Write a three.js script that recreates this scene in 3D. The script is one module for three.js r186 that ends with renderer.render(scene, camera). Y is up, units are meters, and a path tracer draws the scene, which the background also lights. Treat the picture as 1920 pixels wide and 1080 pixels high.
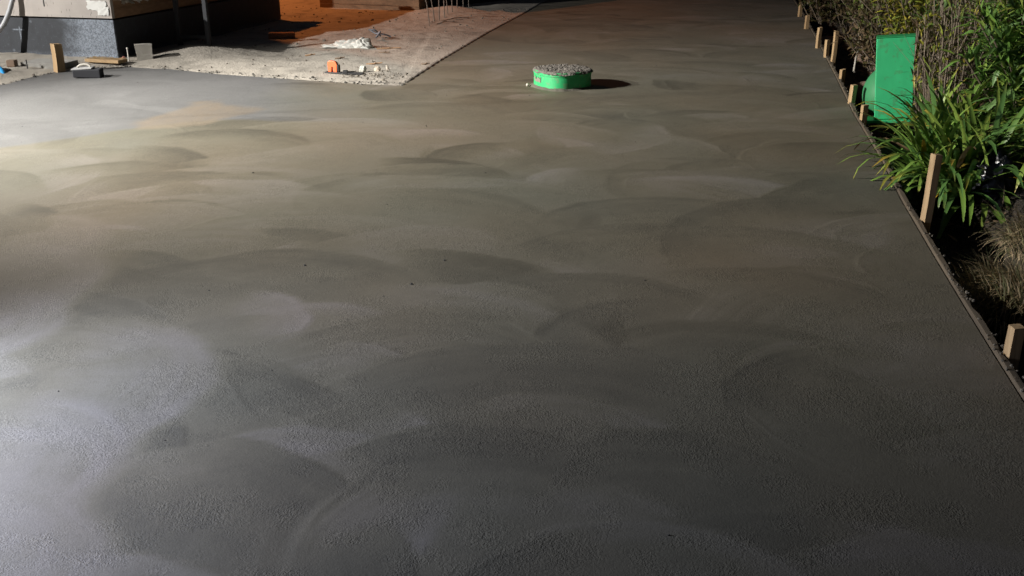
import * as THREE from 'three';
import { mergeGeometries, toCreasedNormals } from 'three/addons/utils/BufferGeometryUtils.js';
import { RoundedBoxGeometry } from 'three/addons/geometries/RoundedBoxGeometry.js';

// ---------------------------------------------------------------- camera, sky, lamps, exposure
const scene = new THREE.Scene();
const renderer = new THREE.WebGLRenderer({ antialias: true });
renderer.toneMapping = THREE.LinearToneMapping;
renderer.toneMappingExposure = 1;
renderer.shadowMap.enabled = true;
const camera = new THREE.PerspectiveCamera(33.4, 1024 / 576, 0.05, 900);
camera.position.set(0, 1.6, 0);
camera.rotation.x = -21.53 * Math.PI / 180;
camera.updateMatrixWorld();

{ // overcast night sky of a town: a weak, even bluish glow
  const w = 32, h = 16, d = new Float32Array(w * h * 4);
  for (let j = 0; j < h; j++) for (let i = 0; i < w; i++) {
    const k = (j * w + i) * 4; d[k] = 0.011; d[k + 1] = 0.0125; d[k + 2] = 0.017; d[k + 3] = 1;
  }
  const sky = new THREE.DataTexture(d, w, h, THREE.RGBAFormat, THREE.FloatType);
  sky.mapping = THREE.EquirectangularReflectionMapping; sky.magFilter = THREE.LinearFilter; sky.needsUpdate = true;
  scene.background = sky; scene.environment = sky;
}
const FLOOD = { at: [-14, 5.3, 5.3], aim: [-4.4, 10.6, 0], power: 840, color: [1, 0.965, 0.91] };   // tall site floodlight to the left
const SODIUM = { at: [-7.6, 17.9, 6.0], power: 170, color: [1, 0.3, 0.07] };                      // street lamp behind the house
const WORK = [                                                                                     // two LED work lights on stands beside the slab
  { at: [-2.9, 2.7, 1.0], aim: [-1.6, 2.75, 0], power: 46, cone: 1.0, color: [0.7, 0.78, 1], label: 'small cool white work light on a stand, left of the camera' },
  { at: [-7.2, 6.9, 3.5], aim: [-1.6, 7.7, 0], power: 500, cone: 0.7, color: [1, 0.955, 0.88], label: 'warmer work light on a taller stand, left of the slab' }];
// (the lamps themselves are built with their fittings at the end)

// ---------------------------------------------------------------- helpers
const PI = Math.PI, { sin, cos, abs, min, max, floor, sqrt, hypot, atan2 } = Math;
function rng(s) { return () => { s |= 0; s = s + 0x6D2B79F5 | 0; let t = Math.imul(s ^ s >>> 15, 1 | s); t = t + Math.imul(t ^ t >>> 7, 61 | t) ^ t; return ((t ^ t >>> 14) >>> 0) / 4294967296; }; }
const clamp = (x, a = 0, b = 1) => x < a ? a : x > b ? b : x;
const sstep = (a, b, x) => { const t = clamp((x - a) / (b - a)); return t * t * (3 - 2 * t); };
const lerp = (a, b, t) => a + (b - a) * t;
function hash2(i, j, s) { let h = Math.imul(i, 374761393) + Math.imul(j, 668265263) + Math.imul(s, 2147483647 ^ 0x5bd1e995) | 0; h = Math.imul(h ^ h >>> 13, 1274126177); h ^= h >>> 16; return (h >>> 0) / 4294967296; }
function vnoise(x, y, s = 0, per = 0) {                       // value noise 0..1, optional period
  const i = floor(x), j = floor(y), u = x - i, v = y - j, a = u * u * (3 - 2 * u), b = v * v * (3 - 2 * v);
  const w = per ? (n) => ((n % per) + per) % per : (n) => n;
  const i0 = w(i), i1 = w(i + 1), j0 = w(j), j1 = w(j + 1);
  return lerp(lerp(hash2(i0, j0, s), hash2(i1, j0, s), a), lerp(hash2(i0, j1, s), hash2(i1, j1, s), a), b);
}
const fbm = (x, y, s, o = 4) => { let r = 0, a = 0.5, t = 0; for (let k = 0; k < o; k++) { r += a * vnoise(x, y, s + k); t += a; a *= 0.5; x = x * 2.03 + 3.1; y = y * 2.03 + 1.7; } return r / t; };
const V = (x, f, y = 0) => new THREE.Vector3(x, y, -f);       // x right, f forward of the camera's foot, y up, in metres
const used = {};
function numbered(n) { const k = used[n] = (used[n] ?? -1) + 1; return k ? `${n}_${String(k).padStart(3, '0')}` : n; }
function shade(o) { o.castShadow = true; o.receiveShadow = true; return o; }
function tag(o, label, category, group, kind) { o.userData.label = label; o.userData.category = category; if (group) o.userData.group = group; if (kind) o.userData.kind = kind; return o; }
function part(name, geo, mat, parent) { const m = shade(new THREE.Mesh(Array.isArray(geo) ? merge(geo) : geo, mat)); m.name = name; parent.add(m); return m; }
function single(name, geo, mat, label, category, group) { const m = shade(new THREE.Mesh(Array.isArray(geo) ? merge(geo) : geo, mat)); m.name = numbered(name); scene.add(m); return tag(m, label, category, group); }
function thing(name, label, category, pos = [0, 0, 0], turn = 0, group) { const g = new THREE.Group(); g.name = numbered(name); g.position.set(...pos); g.rotation.y = turn; scene.add(g); return tag(g, label, category, group); }
function struct(name, geo, mat) { const m = shade(new THREE.Mesh(geo, mat)); m.name = numbered(name); m.userData.kind = 'structure'; scene.add(m); return m; }
function merge(list) {
  list = list.map(g => { g = g.index ? g.toNonIndexed() : g; for (const k of Object.keys(g.attributes)) if (!['position', 'normal', 'uv', 'color'].includes(k)) g.deleteAttribute(k); return g; });
  const any = list.some(g => g.attributes.color), uv = list.some(g => g.attributes.uv);
  for (const g of list) { const n = g.attributes.position.count; if (any && !g.attributes.color) g.setAttribute('color', new THREE.BufferAttribute(new Float32Array(n * 3).fill(1), 3)); if (uv && !g.attributes.uv) g.setAttribute('uv', new THREE.BufferAttribute(new Float32Array(n * 2), 2)); }
  return mergeGeometries(list, false);
}
const box = (w, h, d, x = 0, y = 0, z = 0, r = 0.004) => { const g = new RoundedBoxGeometry(w, h, d, 1, min(r, w / 2.2, h / 2.2, d / 2.2)); g.translate(x, y, z); return g; };
const tube = (pts, r, n = 20, s = 6) => new THREE.TubeGeometry(new THREE.CatmullRomCurve3(pts), n, r, s, false);
const cyl = (r0, r1, h, x, y, z, s = 12) => { const g = new THREE.CylinderGeometry(r0, r1, h, s); g.translate(x, y, z); return g; };
function rod(a, b, r, s = 6, r2 = r) { const d = b.clone().sub(a), g = new THREE.CylinderGeometry(r2, r, d.length(), s); g.applyQuaternion(new THREE.Quaternion().setFromUnitVectors(new THREE.Vector3(0, 1, 0), d.clone().normalize())); g.translate(...a.clone().add(b).multiplyScalar(0.5).toArray()); return g; }
function jitterGeo(geo, amp, freq, seed) {                    // uneven lump: push every vertex along its radius by noise (shared positions stay shared)
  const p = geo.attributes.position;
  for (let i = 0; i < p.count; i++) {
    const x = p.getX(i), y = p.getY(i), z = p.getZ(i), l = hypot(x, y, z) || 1;
    const n = fbm((x + z * 0.37) * freq + 31, (y - z * 0.61) * freq + 17, seed, 3) - 0.5, k = 1 + amp * n * 2;
    p.setXYZ(i, x * k, y * k, z * k);
  }
  geo.computeVertexNormals(); return geo;
}
const rock = (rx, ry, rz, seed, detail = 2, amp = 0.28, freq = 0.9) => { let g = new THREE.IcosahedronGeometry(1, detail); jitterGeo(g, amp, freq, seed); g.scale(rx, ry, rz); g = toCreasedNormals(g, 0.5); return g; };
function dataTex(w, h, fn, srgb, repeat) {
  const d = new Uint8Array(w * h * 4), o = [0, 0, 0];
  for (let j = 0; j < h; j++) for (let i = 0; i < w; i++) { fn(i, j, o); const k = (j * w + i) * 4; d[k] = clamp(o[0]) * 255; d[k + 1] = clamp(o[1]) * 255; d[k + 2] = clamp(o[2]) * 255; d[k + 3] = 255; }
  const t = new THREE.DataTexture(d, w, h, THREE.RGBAFormat); t.magFilter = THREE.LinearFilter; t.minFilter = THREE.LinearMipmapLinearFilter;
  t.wrapS = t.wrapT = THREE.RepeatWrapping; if (srgb) t.colorSpace = THREE.SRGBColorSpace; if (repeat) t.repeat.set(repeat, repeat); t.needsUpdate = true; return t;
}
const toS = (c) => c <= 0.0031308 ? c * 12.92 : 1.055 * Math.pow(c, 1 / 2.4) - 0.055;
const lin = (r, g, b) => new THREE.Color().setRGB(r, g, b);
const std = (c, rough = 0.8, extra = {}) => new THREE.MeshStandardMaterial({ color: lin(...c), roughness: rough, ...extra });
function planarUV(g, s = 1) { const p = g.attributes.position, u = new Float32Array(p.count * 2); for (let i = 0; i < p.count; i++) { u[i * 2] = p.getX(i) * s; u[i * 2 + 1] = -p.getZ(i) * s; } g.setAttribute('uv', new THREE.BufferAttribute(u, 2)); return g; }

// ---------------------------------------------------------------- plan of the place (x right, f forward)
const RIGHT = [[-6, 1.0], [-3, 1.32], [0, 1.55], [1.5, 1.64], [2.95, 1.78], [3.31, 1.85], [3.81, 1.95], [4.49, 2.09], [5.48, 2.3], [6.45, 2.53], [8.01, 2.86], [10.1, 3.35], [12.5, 3.9], [16.89, 4.89], [18.95, 5.33], [27, 7.1]];
function xr(f) { for (let i = 1; i < RIGHT.length; i++) if (f <= RIGHT[i][0]) { const [f0, x0] = RIGHT[i - 1], [f1, x1] = RIGHT[i]; return lerp(x0, x1, (f - f0) / (f1 - f0)); } return RIGHT.at(-1)[1]; }
const LEFT = [[26, 2.1], [18.83, 0.65], [16.44, 0.22], [13.84, -0.3], [11.13, -0.79], [9.41, -1.06], [9.52, -1.5], [9.7, -1.92], [9.9, -2.5], [10.14, -3.1], [10.43, -3.6], [10.62, -4.2], [10.55, -4.6], [10.24, -4.83], [9.45, -5.0], [8.4, -5.35], [6.8, -6.0], [4, -7], [-6, -7.6]];
const slabPoly = [...LEFT.map(([f, x]) => [x, f]), ...RIGHT.filter(([f]) => f >= -6 && f <= 26).map(([f, x]) => [x, f])];
function slabDist(x, f) {                                     // signed distance to the slab's outline, negative inside
  let best = 1e9, inside = false;
  for (let i = 0, j = slabPoly.length - 1; i < slabPoly.length; j = i++) {
    const [xi, fi] = slabPoly[i], [xj, fj] = slabPoly[j], dx = xj - xi, df = fj - fi;
    const t = clamp(((x - xi) * dx + (f - fi) * df) / (dx * dx + df * df)), q = (x - xi - t * dx) ** 2 + (f - fi - t * df) ** 2;
    if (q < best) best = q;
    if ((fi > f) !== (fj > f) && x < dx * (f - fi) / df + xi) inside = !inside;
  }
  return inside ? -sqrt(best) : sqrt(best);
}

// ---------------------------------------------------------------- the fresh concrete slab
const R0 = rng(77);
const TX0 = -7, TW = 12.5, TF = 20, N = 2048;                 // the colour map covers 12.5 m by 20 m
{
  const tone = new Float32Array(N * N), hgt = new Float32Array(N * N), rgh = new Float32Array(N * N);
  const smooth = new Float32Array(N * N);
  const edgeF = (x) => 7.5 + 0.25 * sin(x * 2.1) - 0.42 * max(0, -2.6 - x) ** 1.6 + 0.5 * max(0, x + 1.9);   // where the hand-floated field meets the smooth floated part
  for (let j = 0; j < N; j++) for (let i = 0; i < N; i++) {
    const x = TX0 + (i + 0.5) / N * TW, f = (j + 0.5) / N * TF, k = j * N + i;
    const b = fbm(x * 0.8 + 9, f * 0.8, 5, 3) - 0.5;
    tone[k] = b * 1.1; rgh[k] = 0;
    const e = edgeF(x) + 0.1 * (fbm(x * 3, f * 3, 8, 2) - 0.5);
    smooth[k] = sstep(e - 0.03, e + 0.1, f) * (1 - sstep(-2.3, -1.2, x + 0.35 * (f - 8) * 0.5 + 0.5 * (fbm(x * 1.5, f * 1.5, 12, 3) - 0.5)));
  }
  // one sweep of the float: an arc of radius R about (cx, cf), crisp along its outer edge
  function stroke(cx, cf, R, w, dir, half, t, tilt, r, edge = 0.022) {
    const x0 = cx - R - 0.05, x1 = cx + R + 0.05, f0 = cf - R - 0.05, f1 = cf + R + 0.05;
    const i0 = max(0, floor((x0 - TX0) / TW * N)), i1 = min(N - 1, floor((x1 - TX0) / TW * N)), j0 = max(0, floor(f0 / TF * N)), j1 = min(N - 1, floor(f1 / TF * N));
    const sd = floor(cx * 131 + cf * 977);
    for (let j = j0; j <= j1; j++) for (let i = i0; i <= i1; i++) {
      const x = TX0 + (i + 0.5) / N * TW - cx, f = (j + 0.5) / N * TF - cf;
      const d = hypot(x, f); if (d > R + 0.05 || d < R - w) continue;
      let a = abs(atan2(x, f) - dir); if (a > PI) a = 2 * PI - a;
      const wob = 0.11 * (vnoise(x * 2.3 + 40, f * 2.3 + 40, sd) - 0.5) + 0.03 * (vnoise(x * 9 + 40, f * 9 + 40, sd + 1) - 0.5);
      const al = (1 - sstep(R - edge, R + 0.012, d + wob)) * clamp((d - R + w) / w * 1.15) * (1 - sstep(half * 0.45, half, a));
      if (al <= 0) continue;
      const k = j * N + i, soft = 1 - 0.55 * smooth[k];
      const line = (vnoise(d * 60, a * 3, sd) - 0.5) * 0.5 + (vnoise(d * 18, a * 2, sd + 3) - 0.5) * 0.7;
      tone[k] = lerp(tone[k], (t + line * 0.7) * soft, al * 0.88);
      hgt[k] = lerp(hgt[k], ((R - d) * tilt + line * 0.0005 + 0.0006 * Math.exp(-(((d + wob - R + 0.02) / 0.014) ** 2))) * soft, al);
      rgh[k] = lerp(rgh[k], r * soft, al * 0.9);
    }
  }
  const S = [];
  for (let n = 0; n < 1500; n++) {
    const f = R0() ** 1.25 * 20.5, x = lerp(-6.8, 5.4, R0()), R = lerp(0.4, 1.05, R0() ** 1.2);
    S.push([x, f - 0.5, R, R * lerp(0.45, 0.95, R0()), (R0() + R0() - 1) * 2.1 + (R0() < 0.1 ? PI : 0), lerp(0.7, 1.5, R0()), (R0() + R0() - 1) * 1.25, (R0() - 0.5) * 0.024, (R0() - 0.5) * 2]);
  }
  S.sort((a, b) => (b[1] + b[2]) - (a[1] + a[2]));            // the worker backs towards the camera
  // sweeps that can be picked out on the photographed slab: pale drier lobes at the left, dark arches in the middle
  S.push([0.3, 3.5, 0.75, 0.5, 0.2, 1.0, -0.5, 0.006, 0.4], [1.0, 3.6, 0.75, 0.5, 0.4, 1.0, -0.4, 0.008, 0.2], [0.05, 2.45, 1.02, 0.7, 0, 0.95, -0.6, 0.006, 0.6], [-0.2, 2.0, 0.78, 0.6, 0.1, 0.8, -0.6, 0.006, 0.5], [0.42, 2.06, 0.7, 0.55, 0.1, 0.9, -0.5, 0.004, 0.3]);
  for (const [cx, cf, R] of [[-2.62, 4.62, 0.62], [-2.5, 4.1, 0.66], [-2.38, 3.62, 0.55], [-1.72, 3.1, 0.66], [-1.72, 2.5, 0.58], [-1.55, 2.0, 0.55]]) S.push([cx, cf, R, R * 1.3, 1.45, 1.9, 0.8, -0.004, -0.6, 0.11]);
  for (const s of S) stroke(...s);
  const macro = (x, f) => {                                   // base colour of the paste at (x, f)
    let u = abs((x - TX0) / TW), v = abs(f / TF); u = u > 1 ? 2 - u : u; v = v > 1 ? 2 - v : v;
    const i = clamp(floor(u * N), 0, N - 1), j = clamp(floor(v * N), 0, N - 1), k = j * N + i, s = smooth[k], t = tone[k];
    const hue = fbm(x * 0.9, f * 0.7, 21, 3) - 0.5, m = 0.108 * (1 + 0.41 * t + 0.12 * (fbm(x * 22, f * 22, 4, 2) - 0.5)) * (1 + 0.06 * s);
    let r = m * lerp(1.13 + 0.26 * hue, 1.0, s), g = m * (1.0 - 0.02 * hue), b = m * lerp(0.71 - 0.14 * hue + 0.14 * clamp(t, 0, 1.2), 1.0, s);
    const q = hypot((x + 2.65 - 0.25 * (f - 8.0)) / 0.42, (f - 8.05) / 0.75) + 1.1 * (fbm(x * 3.6, f * 2.2, 61, 4) - 0.5), tanPatch = 0.75 * (1 - sstep(0.55, 0.95, q)) * (0.75 + 0.5 * (fbm(x * 14, f * 9, 62, 3) - 0.3));   // tan patch with a ragged outline, mixed into the base colour
    return [lerp(r, 0.165, tanPatch), lerp(g, 0.132, tanPatch), lerp(b, 0.094, tanPatch)];
  };
  const rough = dataTex(1024, 1024, (i, j, o) => { const k = (j * 2) * N + i * 2; o[0] = 0; o[1] = clamp(0.74 + 0.10 * rgh[k] - 0.08 * smooth[k] + 0.05 * (hash2(i, j, 9) - 0.5), 0.3, 0.95); o[2] = 0; });
  const M = 2048, sx = TW / N, sf = TF / N;
  const nrm = dataTex(M, M, (i, j, o) => {
    const a = hgt[j * N + max(0, i - 1)], b = hgt[j * N + min(N - 1, i + 1)], c = hgt[max(0, j - 1) * N + i], d = hgt[min(N - 1, j + 1) * N + i];
    const nx = -(b - a) / (2 * sx), ny = -(d - c) / (2 * sf), l = 1 / hypot(nx, ny, 1);
    o[0] = 0.5 + 0.5 * nx * l; o[1] = 0.5 + 0.5 * ny * l; o[2] = 0.5 + 0.5 * l;
  });
  for (const t of [rough, nrm]) { t.wrapS = t.wrapT = THREE.MirroredRepeatWrapping; t.repeat.set(1 / TW, 1 / TF); t.offset.set(-TX0 / TW, 0); }
  const B = 2048, P = 1.9;                                    // sand grain, 1.9 m tile: patches of finer and coarser grit, pinholes
  const grain = new Float32Array(B * B);
  for (let j = 0; j < B; j++) for (let i = 0; i < B; i++) {
    const u = i / B, v = j / B, coarse = sstep(0.35, 0.7, 0.6 * vnoise(u * 9, v * 9, 34, 9) + 0.4 * vnoise(u * 27, v * 27, 35, 27));
    const a = vnoise(u * 900, v * 900, 31, 900), b = vnoise(u * 470, v * 470, 32, 470), c = vnoise(u * 230, v * 230, 33, 230), w = hash2(i, j, 36);
    const pit = sstep(0.9 - 0.05 * coarse, 0.97, vnoise(u * 330, v * 330, 37, 330)) * (0.3 + 0.7 * coarse);
    grain[j * B + i] = clamp(0.5 + (0.3 + 0.7 * coarse) * (0.55 * (a - 0.5) + 0.6 * (b - 0.5) + 0.25 * (c - 0.5)) + 0.1 * (w - 0.5) - 0.45 * pit);
  }
  const bump = dataTex(B, B, (i, j, o) => { o[0] = o[1] = o[2] = grain[j * B + i]; });
  const map = dataTex(B, B, (i, j, o) => { const g = grain[j * B + i] - 0.5, w = hash2(i, j, 38) - 0.5, v = toS(clamp(0.62 * (1 + 0.75 * g + 0.3 * w), 0.1, 1)); o[0] = o[1] = o[2] = v; }, true);
  for (const t of [bump, map]) t.repeat.set(1 / P, 1 / P);
  const slabMat = new THREE.MeshPhysicalMaterial({ color: 0xffffff, vertexColors: true, map, roughness: 1, roughnessMap: rough, normalMap: nrm, normalScale: new THREE.Vector2(1, 1), bumpMap: bump, bumpScale: 0.0016, ior: 1.5 });
  const sh = new THREE.Shape(slabPoly.map(([x, f]) => new THREE.Vector2(x, f)));
  let base = new THREE.ExtrudeGeometry(sh, { depth: 0.096, bevelEnabled: false }); base.rotateX(-PI / 2); base.translate(0, -0.1, 0); planarUV(base);
  { const p = base.attributes.position, c = []; for (let i = 0; i < p.count; i++) c.push(0.17, 0.16, 0.13); base.setAttribute('color', new THREE.Float32BufferAttribute(c, 3)); }
  // the floated top: rows that end on the form boards, 2 cm apart near the camera and wider apart far off
  const pos = [], col = [], uv = [], idx = [], nor = [], rows = []; for (let f = -2; f < 26; f += f < 1.6 ? 0.3 : 0.013 + 0.0028 * f) rows.push(f);
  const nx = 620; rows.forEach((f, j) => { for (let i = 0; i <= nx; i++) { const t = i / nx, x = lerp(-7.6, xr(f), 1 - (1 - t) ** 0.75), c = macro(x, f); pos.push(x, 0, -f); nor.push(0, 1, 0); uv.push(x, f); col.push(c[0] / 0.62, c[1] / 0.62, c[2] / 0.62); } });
  const keep = (k) => slabDist(pos[k * 3], -pos[k * 3 + 2]) < 0.045;
  for (let j = 0; j + 1 < rows.length; j++) for (let i = 0; i < nx; i++) { const a = j * (nx + 1) + i, b = a + 1, c = a + nx + 1, d = c + 1; if (rows[j] > 8.2 && pos[a * 3] < 2.2 || pos[a * 3] < -4.6 ? keep(a) && keep(d) : true) idx.push(a, b, d, a, d, c); }
  const top = new THREE.BufferGeometry(); top.setAttribute('position', new THREE.Float32BufferAttribute(pos, 3)); top.setAttribute('normal', new THREE.Float32BufferAttribute(nor, 3)); top.setAttribute('uv', new THREE.Float32BufferAttribute(uv, 2)); top.setAttribute('color', new THREE.Float32BufferAttribute(col, 3)); top.setIndex(idx);
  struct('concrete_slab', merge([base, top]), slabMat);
}

// ---------------------------------------------------------------- ground, dirt yard, garden bed
const dirtBump = dataTex(1024, 1024, (i, j, o) => { const u = i / 1024, v = j / 1024; const a = vnoise(u * 320, v * 320, 41, 320), b = vnoise(u * 110, v * 110, 42, 110), c = vnoise(u * 30, v * 30, 43, 30); o[0] = o[1] = o[2] = 0.35 * a + 0.35 * b + 0.3 * c; }, false, 0.5);
const earthMat = new THREE.MeshStandardMaterial({ color: lin(0.07, 0.055, 0.04), roughness: 0.95, bumpMap: dirtBump, bumpScale: 0.02 });
{ const g = new THREE.PlaneGeometry(700, 700); g.rotateX(-PI / 2); g.translate(0, -0.4, 0); struct('ground', planarUV(g), earthMat); }
function heightField(x0, x1, f0, f1, step, hf, cf, keep) {
  const nx = Math.round((x1 - x0) / step), nf = Math.round((f1 - f0) / step), pos = [], col = [], uv = [], idx = [], ok = [];
  for (let j = 0; j <= nf; j++) for (let i = 0; i <= nx; i++) {
    const x = x0 + (x1 - x0) * i / nx, f = f0 + (f1 - f0) * j / nf, y = hf(x, f), c = cf(x, f);
    pos.push(x, y, -f); col.push(...c); uv.push(x, f); ok.push(keep ? keep(x, f) : true);
  }
  for (let j = 0; j < nf; j++) for (let i = 0; i < nx; i++) { const a = j * (nx + 1) + i, b = a + 1, c = a + nx + 1, d = c + 1; if (ok[a] || ok[b] || ok[c] || ok[d]) idx.push(a, b, d, a, d, c); }
  const g = new THREE.BufferGeometry(); g.setAttribute('position', new THREE.Float32BufferAttribute(pos, 3)); g.setAttribute('color', new THREE.Float32BufferAttribute(col, 3)); g.setAttribute('uv', new THREE.Float32BufferAttribute(uv, 2)); g.setIndex(idx); g.computeVertexNormals(); return g;
}
function dirtH(x, f) {
  const straight = f > 9.6 && x > -1.1;                       // the side that was cast against a board stays straight
  const d = slabDist(x, f) + (straight ? 0.006 : 0.07) * (fbm(x * 7, f * 7, 51, 3) - 0.5);
  const roll = 0.05 * (fbm(x * 0.9 + 4, f * 0.9, 52, 3) - 0.45) + 0.022 * (fbm(x * 4, f * 4, 53, 3) - 0.5) + 0.01 * (vnoise(x * 16, f * 16, 54) - 0.5);
  const mound = 0.07 * Math.exp(-((x + 3.75) ** 2 / 0.18 + (f - 11.6) ** 2 / 0.12)) - 0.07 * Math.exp(-((x + 2.7) ** 2 / 0.25 + (f - 11.7) ** 2 / 0.35)) + 0.1 * Math.exp(-((x + 1.0) ** 2 / 0.25 + (f - 16.2) ** 2 / 0.3));
  return (straight ? lerp(-0.05, 0.01, sstep(-0.04, 0.015, d)) : lerp(-0.018, 0.006, sstep(-0.1, 0.06, d))) + (0.028 * sstep(0.0, 0.5, d) + roll * sstep(0, 0.6, d) + mound) * sstep(-0.05, 0.05, d);
}
const dirtCol = (x, f) => { const n = fbm(x * 2, f * 2, 55, 4), m = fbm(x * 11, f * 11, 56, 3), s = sstep(0.6, 0.75, fbm(x * 5, f * 5, 57, 3)); const v = 0.31 * (0.72 + 0.34 * n + 0.28 * m) * (1 - 0.28 * s); return [v * 1.04, v * 0.95, v * 0.82]; };
const dirtMat = new THREE.MeshStandardMaterial({ color: 0xffffff, vertexColors: true, roughness: 0.96, bumpMap: dirtBump, bumpScale: 0.008 });
struct('dirt_yard', heightField(-9, 1.9, 7.2, 21, 0.035, dirtH, dirtCol, (x, f) => slabDist(x, f) > -0.12), dirtMat);
{ // the yard beyond, further left and back
  const g = heightField(-40, 40, -12, 60, 2, () => -0.14, () => [0.3, 0.27, 0.22], (x, f) => (x < -8 || f > 20) && x < 3); struct('dirt_yard', g, dirtMat);
}
function bedH(x, f) {
  const d = x - xr(f);
  const bank = 0.30 * sstep(0.32, 1.0, d + 0.12 * (fbm(f * 2.2, 3, 71, 2) - 0.5)) + 0.16 * sstep(0.9, 3.2, d) + 0.5 * sstep(0.4, 2.5, d) * sstep(8, 14, f);
  return -0.24 + bank * (f < 7.6 || f > 9.4 ? 1 : 0.62) + 0.08 * (fbm(x * 2.5, f * 2.5, 72, 4) - 0.5) + 0.03 * (vnoise(x * 14, f * 14, 73) - 0.5);
}
const bedCol = (x, f) => { const n = fbm(x * 3, f * 3, 75, 4), v = 0.034 * (0.5 + n); return [v * 1.25, v * 0.98, v * 0.72]; };
struct('garden_bed', heightField(0.8, 12, -4, 27, 0.07, bedH, bedCol, (x, f) => x > xr(f) - 0.05), new THREE.MeshStandardMaterial({ color: 0xffffff, vertexColors: true, roughness: 0.97, bumpMap: dirtBump, bumpScale: 0.03 }));

// ---------------------------------------------------------------- timber
function woodTex(seed, dark, light, w = 256, h = 512) {
  return dataTex(w, h, (i, j, o) => {
    const u = i / w, v = j / h, g = fbm(u * 14 + 0.6 * sin(v * 5 + seed), v * 2.2, seed, 4), f = vnoise(u * 90, v * 9, seed + 7), st = sstep(0.62, 0.8, fbm(u * 3, v * 4, seed + 9, 3));
    const t = clamp(0.2 + 0.75 * g + 0.25 * (f - 0.5) - 0.35 * st); for (let k = 0; k < 3; k++) o[k] = toS(lerp(dark[k], light[k], t));
  }, true);
}
const pineTex = woodTex(3, [0.2, 0.12, 0.055], [0.5, 0.35, 0.19]), greyTex = woodTex(9, [0.04, 0.03, 0.021], [0.15, 0.115, 0.075]), brownTex = woodTex(15, [0.08, 0.045, 0.025], [0.3, 0.18, 0.1]);
const pineMat = new THREE.MeshStandardMaterial({ map: pineTex, roughness: 0.8, bumpMap: pineTex, bumpScale: 0.0015 });
const greyWood = new THREE.MeshStandardMaterial({ map: greyTex, roughness: 0.9, bumpMap: greyTex, bumpScale: 0.003 });
const brownWood = new THREE.MeshStandardMaterial({ map: brownTex, roughness: 0.85, bumpMap: brownTex, bumpScale: 0.002 });
// formwork boards along the right edge
const boards = [[-3, 2.2, 'nearest form board, running out of the bottom right of the picture'], [2.2, 5.32, 'muddy form board beside the dry grass tussock, at the nearest low stake'], [5.32, 8.1, 'form board half hidden under the overhanging strap leaves'], [8.1, 11.4, 'form board along the slab behind the green cabinet and tall stake'], [11.4, 15.2, 'form board in the dark beside the pinkish stone behind the stakes'], [15.2, 20, 'farthest form board, leaving the picture at the top']];
boards.forEach(([a, b, label], n) => {
  const pos = [], uv = [], idx = [], m = max(6, Math.round((b - a) / 0.09)), th = 0.032;
  for (let i = 0; i <= m; i++) {
    const f = lerp(a + 0.002, b - 0.002, i / m), e = 0.02, t = new THREE.Vector2(xr(f + e) - xr(f - e), 2 * e).normalize(), nx = t.y, nf = -t.x, x = xr(f) + 0.007;
    const wob = 0.004 * (vnoise(f * 7, n, 81) - 0.5), chip = 0.012 * sstep(0.66, 0.85, vnoise(f * 9, n, 82)), top = 0.014 + 0.006 * (vnoise(f * 3, n, 83) - 0.5);
    const ring = [[0, -0.15], [0, top - 0.004], [0.004, top], [th - 0.006 - chip, top + wob], [th + wob, top - 0.006 - chip], [th + wob, -0.15]];
    ring.forEach(([o, y], k) => { pos.push(x + nx * o, y, -(f + nf * o)); uv.push((k * 0.03) * 4, f * 0.5); });
    if (i) for (let k = 0; k < 6; k++) { const A = (i - 1) * 6 + k, B = (i - 1) * 6 + (k + 1) % 6, C = A + 6, D = B + 6; idx.push(A, C, B, B, C, D); }
  }
  for (const e of [0, m * 6]) for (let k = 1; k < 5; k++) idx.push(e, e + k, e + k + 1);
  let g = new THREE.BufferGeometry(); g.setAttribute('position', new THREE.Float32BufferAttribute(pos, 3)); g.setAttribute('uv', new THREE.Float32BufferAttribute(uv, 2)); g.setIndex(idx); g = toCreasedNormals(g, 0.6);
  single('form_board', g, greyWood, label, 'board', 'form boards along the slab edge');
});
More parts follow.
